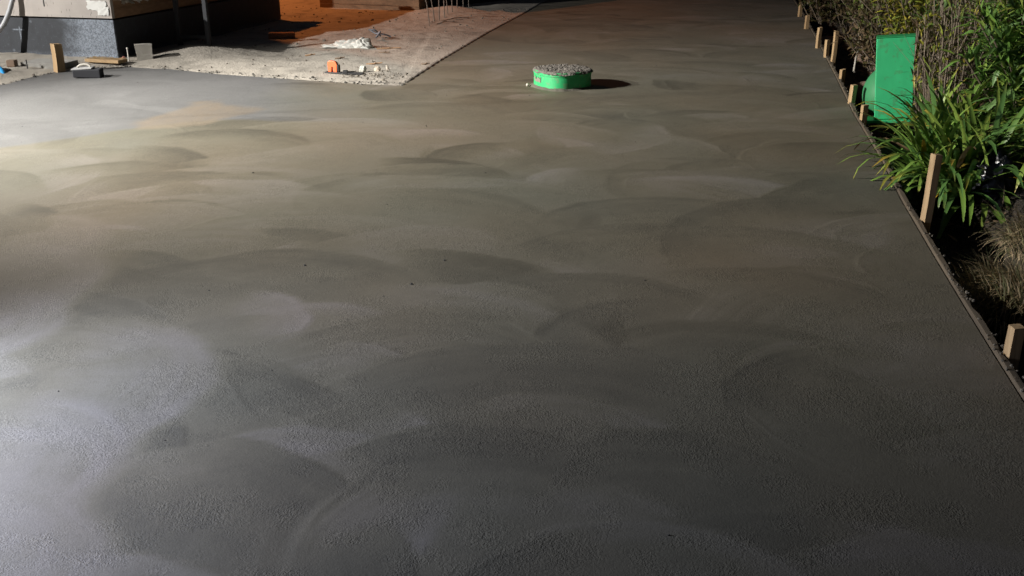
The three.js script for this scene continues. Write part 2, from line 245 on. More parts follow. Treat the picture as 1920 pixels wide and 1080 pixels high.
// stakes
function stakeGeo(s, h, seed, point = true) {
  const g = new THREE.BoxGeometry(s, h, s, 1, 6, 1); const p = g.attributes.position;
  for (let i = 0; i < p.count; i++) { const y = p.getY(i) + h / 2; const k = 1 + 0.05 * (vnoise(y * 9, seed, 91) - 0.5); p.setXYZ(i, p.getX(i) * k + 0.012 * (vnoise(y * 4, seed + 5, 92) - 0.5), y + (y > h * 0.99 ? 0.008 * (p.getX(i) > 0 ? 1 : -1) * (hash2(seed, 1, 2) - 0.4) : 0), p.getZ(i) * k); }
  const u = g.attributes.uv; for (let i = 0; i < u.count; i++) u.setXY(i, u.getX(i) * 0.2 + seed * 0.17, u.getY(i) * h * 1.2 + seed * 0.31);
  return toCreasedNormals(g, 0.4);
}
// x, f, top, side, turn, lean x, lean f, label
[[1.92, 3.32, 0.155, 0.05, 0.08, 0.0, 0.0, 'short pale stake at the right edge of the picture, nearest the camera'],
 [2.275, 5.02, 0.385, 0.05, 0.26, 0.02, 0.0, 'tall pale stake standing in front of the strap leaf plant'],
 [2.86, 7.72, 0.135, 0.05, 0.15, 0.02, 0.02, 'short stake between the cabinet foot and the form board'],
 [3.02, 8.50, 0.165, 0.052, 0.35, 0.03, 0.0, 'broad short stake in front of the green shell'],
 [3.33, 9.74, 0.11, 0.05, 0.3, 0.02, 0.0, 'lowest stake, just behind the green shell'],
 [3.60, 10.92, 0.35, 0.045, 0.2, 0.02, 0.0, 'tallest of the far stakes, upright behind the green shell'],
 [3.66, 11.35, 0.2, 0.05, 0.35, -0.03, 0.02, 'dim grey stake leaning close behind a brighter one'],
 [3.80, 12.15, 0.25, 0.05, 0.35, 0.0, 0.0, 'far pale stake on the slab side of the tallest far one'],
 [4.24, 14.2, 0.19, 0.055, 0.2, 0.02, 0.0, 'farthest but one stake, beside the pinkish stone'],
 [4.62, 15.9, 0.2, 0.055, 0.3, 0.0, 0.0, 'farthest stake, dim at the top edge of the picture']].forEach(([x, f, top, s, turn, lx, lf, label], i) => {
  const st = single('wooden_stake', stakeGeo(s * 0.85, top + 0.4 - (i === 0 ? 0.02 : 0), i + 1), pineMat, label, 'stake', 'stakes holding the form boards');
  st.position.set(x - 0.012 - lx * 0.5, -0.4, -f); st.rotation.set(-lf, turn, -lx);
});

// ---------------------------------------------------------------- crumbs of concrete and grit (nobody could count them)
function crumbs(name, label, list, mat) {
  const base = new THREE.IcosahedronGeometry(1, 0); jitterGeo(base, 0.35, 1.7, 5);
  const im = new THREE.InstancedMesh(base, mat, list.length), o = new THREE.Object3D(), r = rng(list.length + 5), c = new THREE.Color();
  list.forEach(([x, y, f, s], i) => { o.position.set(x, y, -f); o.rotation.set(r() * 6, r() * 6, r() * 6); o.scale.set(s * (0.7 + r() * 0.6), s * (0.5 + r() * 0.4), s * (0.7 + r() * 0.6)); o.updateMatrix(); im.setMatrixAt(i, o.matrix); const v = 0.55 + r() * 0.75; im.setColorAt(i, c.setRGB(v, v, v)); });
  im.name = numbered(name); shade(im); scene.add(im); tag(im, label, 'crumbs', null, 'stuff');
}
{
  const r = rng(5), A = [], B = [], C = [], D = [];
  const edge = LEFT.slice(5, 16);
  for (let k = 0; k < 380; k++) {                             // dark wet crumbs where the slab meets the loose dirt
    const i = floor(r() * (edge.length - 1)), t = r(), x = lerp(edge[i][1], edge[i + 1][1], t), f = lerp(edge[i][0], edge[i + 1][0], t), off = (r() - 0.25) * 0.14;
    A.push([x + off * 0.3, max(0, dirtH(x + off * 0.3, f + off)) + 0.003, f + off, 0.003 + r() ** 4 * 0.015]);
  }
  for (let k = 0; k < 900; k++) { const f = 9.5 + r() * 8, x = lerp(-5, 0.4, r()); if (slabDist(x, f) > 0.01) B.push([x, dirtH(x, f) + 0.002, f, 0.003 + r() ** 4 * 0.02]); }
  for (let k = 0; k < 130; k++) { const a = r() * 6.28, q = r(); B.push([-1.4 + cos(a) * 0.35 * q, dirtH(-1.4, 9.9) + 0.004, 9.9 + sin(a) * 0.25 * q, 0.003 + r() ** 2 * 0.012]); }
  for (let k = 0; k < 900; k++) { const f = 1.8 + r() ** 1.3 * 12, clump = vnoise(f * 5, 1, 19); if (r() > clump) { const x = xr(f) + 0.004 + r() * 0.045; C.push([x, 0.016, f, 0.002 + r() ** 2 * 0.007]); } }
  for (let k = 0; k < 46; k++) { const f = 2.2 + r() ** 1.3 * 9, x = lerp(-4, xr(f) - 0.2, r()); if (slabDist(x, f) < -0.1) D.push([x, 0.001, f, 0.002 + r() ** 2 * 0.004]); }
  for (const [x, f] of [[-0.68, 7.55], [-1.69, 6.1], [-1.0, 4.35], [-0.33, 4.42], [-0.46, 4.1], [0.16, 8.9]]) D.push([x, 0.002, f, 0.007]);
  crumbs('concrete_crumbs', 'dark wet concrete crumbs along the dirt edge of the slab', A, std([0.09, 0.085, 0.075], 0.8));
  crumbs('dirt_grit', 'small stones and grit scattered over the pale dirt', B, std([0.16, 0.14, 0.115], 0.9));
  crumbs('mortar_crumbs', 'mortar crumbs stuck on top of the form boards', C, std([0.14, 0.12, 0.09], 0.9));
  crumbs('slab_specks', 'dark specks lying on the floated slab', D, std([0.03, 0.028, 0.025], 0.8));
}

// ---------------------------------------------------------------- the house platform on its black footing wall
const TURN = -13.4 * PI / 180;
{
  const h = thing('house_platform', 'unfinished house floor with black footing wall and cream edge beam', 'house', [-4.45, 0, -11.05], TURN);
  const wallMap = (marks) => dataTex(1024, 512, (i, j, o) => {           // bitumen coat: x 0..1024 is -2 m .. 0, y 0..512 is 0 .. 0.5 m
    const x = i / 1024 * 2 - 2, y = j / 512 * 0.5;
    const a = fbm(x * 16, y * 13, 101, 4), b = vnoise(x * 150, y * 120, 102), c = fbm(x * 60, y * 48, 103, 3);
    let m = marks * sstep(-0.85, -0.35, x + 0.5 * (fbm(x * 4, y * 6, 104, 3) - 0.5)) * 0.62;    // pale lime bloom towards the corner
    m = clamp(m + 0.10 * (1 - sstep(0.02, 0.1, y + 0.08 * (a - 0.5))) * (x > -1.25 ? 2.2 : 0.9));
    m = m * (0.5 + 0.75 * sstep(0.3, 0.66, c * 0.5 + b * 0.5)) + 0.12 * sstep(0.66, 0.8, c) * a;
    const cross = max((1 - sstep(0.004, 0.012, abs(x + 1.235))) * sstep(0.16, 0.19, y) * (1 - sstep(0.33, 0.36, y)), (1 - sstep(0.004, 0.011, abs(y - 0.315))) * sstep(-1.34, -1.31, x) * (1 - sstep(-1.19, -1.16, x))) * (0.35 + 0.65 * b);
    const dab = max(1 - sstep(0.01, 0.026, hypot(x + 1.36, (y - 0.08) * 1.2)), 1 - sstep(0.008, 0.02, hypot(x + 1.07, y - 0.41)), 1 - sstep(0.006, 0.02, hypot(x + 1.72, y - 0.2)) * 1) * (0.2 + 0.6 * b);
    m = clamp(max(m, marks * cross * 0.75, marks * dab * 0.5));
    const base = 0.03 * (0.75 + 0.5 * a);
    o[0] = toS(lerp(base * 0.86, 0.26, m)); o[1] = toS(lerp(base * 0.98, 0.3, m)); o[2] = toS(lerp(base * 1.22, 0.36, m));
  }, true);
  const wallTex = wallMap(1), sideTex = wallMap(0);
  for (const t of [wallTex, sideTex]) { t.wrapS = t.wrapT = THREE.MirroredRepeatWrapping; t.repeat.set(0.5, 2); t.offset.set(1, 0); }
  const uvXY = (g) => { const p = g.attributes.position, u = new Float32Array(p.count * 2); for (let i = 0; i < p.count; i++) { u[i * 2] = p.getX(i); u[i * 2 + 1] = p.getY(i); } g.setAttribute('uv', new THREE.BufferAttribute(u, 2)); return g; };
  const bit = new THREE.MeshStandardMaterial({ map: wallTex, roughness: 0.75, bumpMap: wallTex, bumpScale: 0.003 });
  part('foundation_wall', uvXY(box(6, 0.85, 0.02, -3, 0.025, -0.01, 0.003)), bit, h);
  part('foundation_wall', (() => { const g = box(0.2, 0.85, 4.08, -0.102, 0.025, -2.062, 0.006), p = g.attributes.position, u = new Float32Array(p.count * 2); for (let i = 0; i < p.count; i++) { u[i * 2] = p.getZ(i); u[i * 2 + 1] = p.getY(i); } g.setAttribute('uv', new THREE.BufferAttribute(u, 2)); return g; })(), new THREE.MeshStandardMaterial({ map: sideTex, roughness: 0.75, bumpMap: sideTex, bumpScale: 0.003 }), h);
  part('foundation_wall', box(5.7, 0.7, 0.2, -3.15, 0, -4.2, 0.006), std([0.026, 0.029, 0.037], 0.75), h);
  const cream = dataTex(512, 128, (i, j, o) => { const a = fbm(i * 0.012, j * 0.06, 121, 4), n = (hash2(i, j, 5) - 0.5) * 0.05, k = sstep(0.985, 0.995, hash2(floor(i / 3), floor(j / 3), 6)) * 0.2; const v = 0.36 * (0.86 + 0.24 * a + n) - k; o[0] = toS(v * 1.02); o[1] = toS(v * 0.93); o[2] = toS(v * 0.86); }, true);
  part('edge_beam', uvXY(box(6, 0.2, 0.05, -2.985, 0.568, 0.0, 0.005)), new THREE.MeshStandardMaterial({ map: cream, roughness: 0.75, bumpMap: cream, bumpScale: 0.002 }), h);
  part('edge_beam', box(0.05, 0.2, 4.1, -0.01, 0.568, -2.08, 0.005), brownWood, h);  // same beam as the front; its unlit brown tone is put into the colour
  part('dark_gap_strip', box(5.9, 0.025, 0.12, -3.0, 0.4625, -0.09, 0.003), std([0.02, 0.02, 0.02], 0.9), h);  // black strip standing in for the dark gap under the beam
  part('added_shade_wall', box(4.0, 3.4, 1.5, -4.0, 2.402, -3.31, 0.01), std([0.4, 0.38, 0.34], 0.85), h);  // unseen wall added to keep street lamp light off the left slab
  part('floor_deck', box(6.14, 0.03, 4.2, -2.915, 0.684, -2.09, 0.004), std([0.3, 0.24, 0.17], 0.8), h);
  // torn white building paper on the beam end and over the deck edge
  const paperMat = std([0.58, 0.58, 0.56], 0.7, { side: THREE.DoubleSide });
  function sheet(w, hh, seed, tear = 0.25, amp = 0.012) {
    const nx = 16, ny = 10, g = new THREE.PlaneGeometry(w, hh, nx, ny), p = g.attributes.position;
    for (let i = 0; i < p.count; i++) { const x = p.getX(i) / w, y = p.getY(i) / hh; const rag = (vnoise(y * 7 + seed, seed, 131) - 0.5) * tear * w * (abs(x) > 0.45 ? 1 : 0), rag2 = (vnoise(x * 9 + seed, seed, 132) - 0.5) * tear * hh * (abs(y) > 0.45 ? 1.4 : 0); p.setXYZ(i, p.getX(i) + rag, p.getY(i) + rag2, amp * (fbm(x * 4 + seed, y * 5, 133, 3) - 0.5) * 2); }
    g.computeVertexNormals(); const back = g.clone(), bp = back.attributes.position; for (let i = 0; i < bp.count; i++) bp.setZ(i, bp.getZ(i) - 0.0015); const ix = back.index.array; for (let i = 0; i < ix.length; i += 3) { const t = ix[i]; ix[i] = ix[i + 1]; ix[i + 1] = t; } back.computeVertexNormals();
    return merge([g, back]);
  }
  { const s = sheet(0.24, 0.1, 3, 0.12, 0.004); s.translate(-0.16, 0.61, 0.034); const m = part('torn_building_paper', s, paperMat, h); m.userData.label = 'torn white paper on the beam end'; }
  { const s = sheet(0.14, 0.09, 8, 0.1, 0.005); s.translate(-0.08, 0.545, 0.036); part('torn_building_paper', s, paperMat, h); }
  for (const [z, w, y, sd] of [[-0.22, 0.2, 0.655, 4], [-0.45, 0.22, 0.66, 11], [-0.72, 0.24, 0.67, 17]]) { const s = sheet(w, 0.1, sd, 0.5, 0.02); s.rotateX(-PI / 2 * 0.55); s.rotateY(PI / 2); s.translate(0.05, y, z); part('torn_building_paper', s, paperMat, h); }
}
{ // planks added out of view on the deck edge to lengthen its shadow
  const p = thing('added_plank_stack', 'unseen planks added on the deck edge to lengthen the house shadow', 'planks', [-4.45, 0.699, -11.05], TURN);
  for (let k = 0; k < 4; k++) part('plank', box(0.2, 0.036, 2.5 - 0.06 * k, 0.03 - 0.012 * (k % 2), 0.02 + k * 0.039, -2.75 + 0.03 * (k % 3), 0.004), pineMat, p);
}
{ // low brown timber enclosure further back, and the dark wall past it
  const b = thing('timber_crate_wall', 'brown boarded enclosure in the orange light behind the house', 'enclosure', [-2.4, 0, -16.71], -22 * PI / 180);
  for (let k = 0; k < 7; k++) part('board', box(1.9, 0.148, 0.03, 0, 0.03 + k * 0.152, 0, 0.004), brownWood, b);
  for (let k = 0; k < 7; k++) part('board', box(0.03, 0.148, 1.0, 0.937, 0.03 + k * 0.152, -0.52, 0.004), brownWood, b);
  part('corner_post', box(0.06, 1.1, 0.06, 0.89, 0.48, -0.05), brownWood, b);
  const w = thing('dark_retaining_wall', 'dark wall beyond the starter bars at the top of the yard', 'wall', [-0.25, 0, -18.3], (90 - 37) * PI / 180);
  part('wall_panel', box(3.6, 1.3, 0.15, -0.25, 0.45, 0, 0.01), std([0.03, 0.03, 0.033], 0.9), w); part('coping', box(3.66, 0.06, 0.2, -0.25, 1.13, 0, 0.01), std([0.06, 0.06, 0.06], 0.9), w);
}
{ // dark steel trestle against the footing wall
  const t = thing('steel_trestle', 'black steel trestle frame standing in the shadow of the house', 'trestle', [-3.59, 0, -11.65], TURN);
  const m = std([0.022, 0.024, 0.03], 0.7);
  for (const [x, z] of [[0, 0], [-0.4, -0.03]]) { const g = part('leg', box(0.05, 0.72, 0.05, x, 0.34, z, 0.004), m, t); part('foot_plate', box(0.07, 0.012, 0.07, x, 0.045, z, 0.002), std([0.25, 0.27, 0.3], 0.4, { metalness: 0.8 }), g); }
  part('cross_rail', box(0.35, 0.04, 0.025, -0.2, 0.19, -0.015, 0.004), m, t); 
}
// ---------------------------------------------------------------- things by the footing wall
{
  const hose = thing('grey_hose', 'thick grey ribbed hose hanging down the house wall at the left', 'hose');
  const pts = [V(-5.5, 11.5, 1.0), V(-5.55, 11.3, 0.78), V(-5.62, 11.24, 0.65), V(-5.67, 11.22, 0.53), V(-5.76, 11.2, 0.38), V(-5.9, 11.15, 0.24), V(-6.1, 11.05, 0.12), V(-6.4, 10.9, 0.075), V(-6.8, 10.7, 0.07)];
  const c = new THREE.CatmullRomCurve3(pts), g = new THREE.TubeGeometry(c, 260, 0.026, 10), p = g.attributes.position, nn = g.attributes.normal;
  for (let i = 0; i < p.count; i++) { const k = floor(i / 11) % 2 ? 0.0026 : 0; p.setXYZ(i, p.getX(i) + nn.getX(i) * k, p.getY(i) + nn.getY(i) * k, p.getZ(i) + nn.getZ(i) * k); }
  g.computeVertexNormals(); part('ribbed_tube', g, std([0.34, 0.35, 0.37], 0.5), hose);
  const cb = thing('black_cable', 'thin black cable with a plug hanging over the cream beam', 'cable');
  part('cable', tube([V(-5.27, 11.45, 0.9), V(-5.265, 11.27, 0.72), V(-5.27, 11.265, 0.62), V(-5.31, 11.262, 0.53), V(-5.28, 11.262, 0.46), V(-5.22, 11.27, 0.4), V(-5.22, 11.27, 0.25), V(-5.23, 11.27, 0.1), V(-5.25, 11.24, 0.045)], 0.0055, 60, 6), std([0.02, 0.02, 0.022], 0.5), cb);
  part('plug', (() => { const g = new THREE.CapsuleGeometry(0.02, 0.06, 6, 12); g.translate(-5.262, 0.62, -11.235); return g; })(), std([0.025, 0.025, 0.028], 0.45), cb);
  const st = single('wooden_stake', stakeGeo(0.085, 0.62, 31), pineMat, 'thick pale stake in front of the black footing wall at the far left', 'stake'); st.position.set(-4.79, -0.33, -10.29); st.rotation.set(0.02, 0.9, -0.03);
  // black sponge float with a grey top
  const fl = thing('sponge_float', 'black sponge float with a grey back, left on the slab', 'float tool', [-4.33, 0.0, -9.93], 0.14);
  { const g = new RoundedBoxGeometry(0.27, 0.085, 0.15, 2, 0.012), p = g.attributes.position; for (let i = 0; i < p.count; i++) { const x = p.getX(i); p.setY(i, p.getY(i) * (1 + 0.1 * x / 0.13) + 0.045 + 0.006 * sin(x * 30)); } g.computeVertexNormals(); part('sponge', g, std([0.018, 0.019, 0.024], 0.9), fl);
    const b = box(0.2, 0.014, 0.14, -0.04, 0.096, -0.005, 0.004); b.rotateZ(0.05); part('back_plate', b, std([0.36, 0.36, 0.36], 0.6), fl); part('handle', tube([new THREE.Vector3(-0.1, 0.1, -0.01), new THREE.Vector3(-0.07, 0.122, -0.015), new THREE.Vector3(0.0, 0.126, -0.015), new THREE.Vector3(0.03, 0.108, -0.01)], 0.012, 16, 8), std([0.4, 0.38, 0.34], 0.6), fl); }
  // straw coloured offcut with shavings
  const of = thing('timber_offcut', 'flat yellow timber offcut covered in shavings at the footing corner', 'offcut', [-4.48, 0.03, -10.78], -0.3);
  part('plank', box(0.44, 0.035, 0.16, 0, 0.02, 0, 0.004), pineMat, of);
  { const r = rng(8), L = []; for (let k = 0; k < 90; k++) { const g = new THREE.BoxGeometry(0.006 + r() * 0.02, 0.003, 0.004); g.rotateY(r() * 6); g.rotateZ(r() - 0.5); g.translate((r() - 0.5) * 0.4, 0.041 + r() * 0.012, (r() - 0.5) * 0.13); L.push(g); } const s = part('shavings', L, std([0.42, 0.3, 0.15], 0.9), of); s.userData.kind = 'stuff'; }
  const pg = thing('white_peg', 'thin white peg with a round head beside the footing corner', 'peg', [-4.27, 0.0, -10.88]);
  part('shaft', cyl(0.007, 0.009, 0.16, 0, 0.08, 0, 8), std([0.7, 0.68, 0.62], 0.6), pg); part('head', (() => { const g = new THREE.SphereGeometry(0.014, 10, 8); g.scale(1, 0.8, 1); g.translate(0, 0.165, 0); return g; })(), std([0.74, 0.72, 0.66], 0.6), pg);
  { const g = rock(0.022, 0.022, 0.018, 12, 1); g.translate(-4.33, 0.055, -10.9); single('pink_pebble', g, std([0.4, 0.16, 0.13], 0.8), 'tiny pink stone at the foot of the white peg', 'pebble'); }
  { let g = new THREE.BoxGeometry(0.17, 0.19, 0.14, 6, 6, 6); jitterGeo(g, 0.1, 9, 21); { const p = g.attributes.position; for (let i = 0; i < p.count; i++) { const y = p.getY(i); p.setX(i, p.getX(i) * (1 + y * 1.2)); } } g = toCreasedNormals(g, 0.4); g.rotateY(0.35); g.translate(-4.13, 0.1, -11.0); single('concrete_lump', g, std([0.42, 0.4, 0.36], 0.95, { bumpMap: dirtBump, bumpScale: 0.01 }), 'rough pale concrete lump against the dark side wall', 'lump'); }
  single('blue_pipe', tube([V(-5.6, 10.3, 0.07), V(-5.42, 10.22, 0.075), V(-5.34, 10.15, 0.06), V(-5.28, 10.08, 0.03), V(-5.24, 10.02, 0.0)], 0.022, 24, 10), std([0.03, 0.28, 0.62], 0.45), 'short bright blue pipe poking out of the pale dirt', 'pipe');
  single('brown_brick_piece', box(0.09, 0.07, 0.08, -5.34, 0.07, -10.42, 0.008), std([0.2, 0.14, 0.1], 0.9), 'small brown block beside the blue pipe', 'block');
  { const g = new THREE.BoxGeometry(0.5, 0.06, 0.3, 8, 2, 6); jitterGeo(g, 0.08, 3, 4); g.rotateY(-0.2); g.translate(-5.0, 0.045, -10.55); single('concrete_kerb_piece', toCreasedNormals(g, 0.6), std([0.36, 0.35, 0.33], 0.95, { bumpMap: dirtBump, bumpScale: 0.008 }), 'low pale concrete pad beside the thick stake', 'pad'); }
  { const g = box(0.012, 0.12, 0.012, -5.14, 0.06, -10.33, 0.002); single('steel_pin', g, std([0.05, 0.05, 0.05], 0.6), 'thin dark steel pin between the blue pipe and the thick stake', 'pin'); }
}
// ---------------------------------------------------------------- litter on the dirt
const onDirt = (x, f, up = 0) => [x, dirtH(x, f) + up, -f];
{
  const t = thing('orange_trowel', 'orange handled black trowel lying at the edge of the dirt', 'trowel', onDirt(-1.83, 10.08, 0.0), -0.35);
  t.scale.setScalar(0.85); const org = std([0.6, 0.12, 0.035], 0.5), blk = std([0.02, 0.02, 0.022], 0.5);
  part('blade', box(0.26, 0.012, 0.09, 0, 0.012, 0, 0.003), blk, t);
  const sh = new THREE.Shape(); sh.moveTo(-0.055, 0); sh.lineTo(-0.06, 0.1); sh.quadraticCurveTo(-0.055, 0.125, -0.02, 0.125); sh.lineTo(0.03, 0.12); sh.quadraticCurveTo(0.058, 0.11, 0.06, 0.08); sh.lineTo(0.055, 0); sh.lineTo(0.018, 0); sh.lineTo(0.016, 0.06); sh.lineTo(-0.015, 0.06); sh.lineTo(-0.02, 0); sh.closePath();
  const g = new THREE.ExtrudeGeometry(sh, { depth: 0.03, bevelEnabled: true, bevelSize: 0.006, bevelThickness: 0.006, bevelSegments: 2 }); g.translate(-0.03, 0.022, -0.015); part('grip', g, org, t);
  part('grip_back', box(0.022, 0.085, 0.045, 0.05, 0.066, 0, 0.008), blk, t);
  const u = thing('black_bar', 'short black bar lying beside the orange trowel', 'bar', onDirt(-1.62, 9.97, 0.014), -0.1);
  part('bar', box(0.2, 0.024, 0.045, 0, 0, 0, 0.006), blk, u); part('nub', box(0.05, 0.04, 0.05, -0.09, 0.012, 0, 0.006), blk, u);
}
function crumple(w, h, d, seed, amp = 0.5) { const g = new THREE.SphereGeometry(1, 40, 22), p = g.attributes.position; for (let i = 0; i < p.count; i++) { const x = p.getX(i), y = p.getY(i), z = p.getZ(i); const k = 1 + amp * (abs(fbm(x * 2.2 + z + seed, y * 2.2 - z, seed, 3) - 0.5) * 2 - 0.4) + 0.15 * (fbm(x * 6 + seed, z * 6 + y * 3, seed + 4, 2) - 0.5); p.setXYZ(i, x * k * w, max(y, -0.25) * k * h, z * k * d); } g.computeVertexNormals(); return g; }
{
  const bag = thing('white_sheet_heap', 'crumpled white plastic sheet heaped on the pale dirt', 'plastic sheet', onDirt(-1.95, 12.0, 0.01), -0.1);
  part('sheet', crumple(0.26, 0.085, 0.1, 3, 0.8), std([0.5, 0.5, 0.47], 0.6), bag);
  part('sheet_fold', (() => { const g = crumple(0.15, 0.1, 0.08, 9, 0.8); g.translate(0.13, 0.0, 0.03); return g; })(), std([0.52, 0.52, 0.49], 0.6), bag);
  part('trailing_end', (() => { const g = crumple(0.16, 0.035, 0.05, 14, 0.7); g.translate(-0.24, 0.0, 0.01); return g; })(), std([0.46, 0.46, 0.43], 0.6), bag);
  const tw = thing('grey_wire_twig', 'bent grey wire twist standing behind the white sheet', 'wire', onDirt(-1.72, 12.7, 0.01), 0.2);
  const gm = std([0.16, 0.165, 0.19], 0.6);
  part('wire', tube([new THREE.Vector3(-0.1, 0.1, -0.05), new THREE.Vector3(-0.02, 0.06, 0), new THREE.Vector3(0.02, 0.09, 0.05), new THREE.Vector3(-0.04, 0.02, 0.08)], 0.012, 18, 6), gm, tw); part('wire', tube([new THREE.Vector3(-0.02, 0.06, 0), new THREE.Vector3(0.08, 0.05, 0.02), new THREE.Vector3(0.16, 0.02, 0.02)], 0.01, 12, 6), gm, tw); part('wire', tube([new THREE.Vector3(-0.12, 0.11, -0.05), new THREE.Vector3(-0.04, 0.1, -0.03), new THREE.Vector3(0.03, 0.02, -0.08)], 0.011, 12, 6), gm, tw);
  [[-1.49, 11.85, 0.3, 0.15, 'brown stick poking out of the right end of the white sheet'], [-1.5, 11.5, 0.16, 0.5, 'short brown stick below the white sheet'], [-2.36, 11.45, 0.12, 0.1, 'thin brown stick left of the orange trowel'], [-1.92, 10.9, 0.11, 0.05, 'thin dark stick above the orange trowel'], [-1.5, 10.62, 0.18, 0.1, 'dark stick behind the white scraps'], [-0.95, 10.7, 0.1, 0.3, 'tiny twig near the straight dirt edge']].forEach(([x, f, l, a, label], i) => {
    const y = dirtH(x, f) + 0.012, d = new THREE.Vector3(cos(a) * l / 2, 0.01, sin(a) * l / 2), c = V(x, f, y);
    single('stick', [rod(c.clone().sub(d), c.clone().add(d), 0.011, 6, 0.007), rod(c.clone(), c.clone().add(new THREE.Vector3(0.02, 0.02, 0.03)), 0.006, 5, 0.003)], i % 2 ? std([0.13, 0.09, 0.06], 0.9) : std([0.26, 0.16, 0.09], 0.9), label, 'stick', 'sticks lying on the dirt');
  });
  [[-1.56, 10.17, 0.04, 0.065, 0.018, [0.42, 0.42, 0.38], 'upright pale scrap of paper, leftmost of the white scraps'], [-1.41, 10.2, 0.035, 0.04, 0.02, [0.42, 0.36, 0.29], 'cream crumpled scrap in the middle of the white scraps'], [-1.31, 10.27, 0.016, 0.05, 0.012, [0.45, 0.4, 0.34], 'narrow cream scrap, rightmost of the white scraps']].forEach(([x, f, w, h, d, c, label], i) => {
    const g = crumple(w, h, d, 30 + i, 0.5); g.rotateZ(0.3 * (i - 1)); const [a, b, e] = onDirt(x, f, 0.01); g.translate(a, b, e); single('paper_scrap', g, std(c, 0.8), label, 'scrap', 'white scraps on the dirt');
  });
  { const g = new RoundedBoxGeometry(0.33, 0.07, 0.12, 2, 0.006); const p = onDirt(-3.0, 12.85, 0.035); g.rotateY(0.12); g.translate(...p); single('brick', g, std([0.28, 0.15, 0.09], 0.9, { bumpMap: dirtBump, bumpScale: 0.004 }), 'single long brick lying in the orange light by the house', 'brick'); }
  // starter bars
  const r = rng(12), bar = std([0.22, 0.18, 0.15], 0.75, { metalness: 0.3 });
  [[-1.2, 14.45, -0.13, 0.02], [-1.16, 14.9, -0.16, 0], [-1.1, 15.0, 0.0, 0.03], [-1.04, 15.3, -0.02, 0], [-1.0, 15.55, -0.12, 0.04], [-0.95, 15.75, 0.01, 0], [-0.88, 16.0, 0.0, 0.02], [-0.8, 16.3, 0.02, 0], [-0.72, 16.6, -0.02, 0]].forEach(([x, f, lx, lf], i) => {
    const y = dirtH(x, f) - 0.1, h = 0.95; single('starter_bar', tube([V(x, f, y), V(x + lx * 0.25, f + lf * 0.3, y + h * 0.4), V(x + lx * 1.3, f + lf, y + h)], 0.0085, 10, 6), bar, ['leaning starter bar nearest the slab corner, first of the row', 'leaning starter bar, second of the row', 'upright starter bar, third of the row', 'upright starter bar, fourth of the row', 'slanting starter bar, fifth of the row', 'upright starter bar, sixth of the row', 'upright starter bar, seventh of the row', 'starter bar before the dark wall, eighth of the row', 'farthest starter bar, last of the row'][i], 'steel bar', 'steel starter bars at the back of the yard');
  });
  for (let k = 0; k < 3; k++) { const x = -1.1 + k * 0.07, f = 14.5 + k * 0.22, y = dirtH(x, f) + 0.014; single('tie_wire', tube([V(x, f, y), V(x + 0.12, f + 0.12, y + 0.02), V(x + 0.3, f + 0.2, y + 0.004)], 0.006, 10, 5), bar, ['tie wire lying at the foot of the first starter bar', 'tie wire lying between the near starter bars', 'tie wire lying behind the near starter bars'][k], 'wire', 'loose wires under the starter bars'); }
}
// ---------------------------------------------------------------- green riser cast into the slab
const scuffTex = dataTex(512, 512, (i, j, o) => { const d = fbm(i * 0.02, j * 0.02, 151, 4), sc = sstep(0.72, 0.82, vnoise(i * 0.02, j * 0.3, 152)) * sstep(0.45, 0.7, d), mud = sstep(0.6, 0.72, fbm(i * 0.035, j * 0.035, 153, 4)) * 0.4, dot = sstep(0.8, 0.88, vnoise(i * 0.22, j * 0.22, 154)) * sstep(0.5, 0.6, d) * 0.6, v = 0.88 + 0.24 * d, m = max(mud, dot); o[0] = toS(lerp(lerp(0.025 * v, 0.08, sc * 0.5), 0.17, m)); o[1] = toS(lerp(lerp(0.38 * v, 0.42, sc * 0.5), 0.2, m)); o[2] = toS(lerp(lerp(0.13 * v, 0.2, sc * 0.5), 0.12, m)); }, true);
const green = new THREE.MeshPhysicalMaterial({ map: scuffTex, roughness: 0.5 });
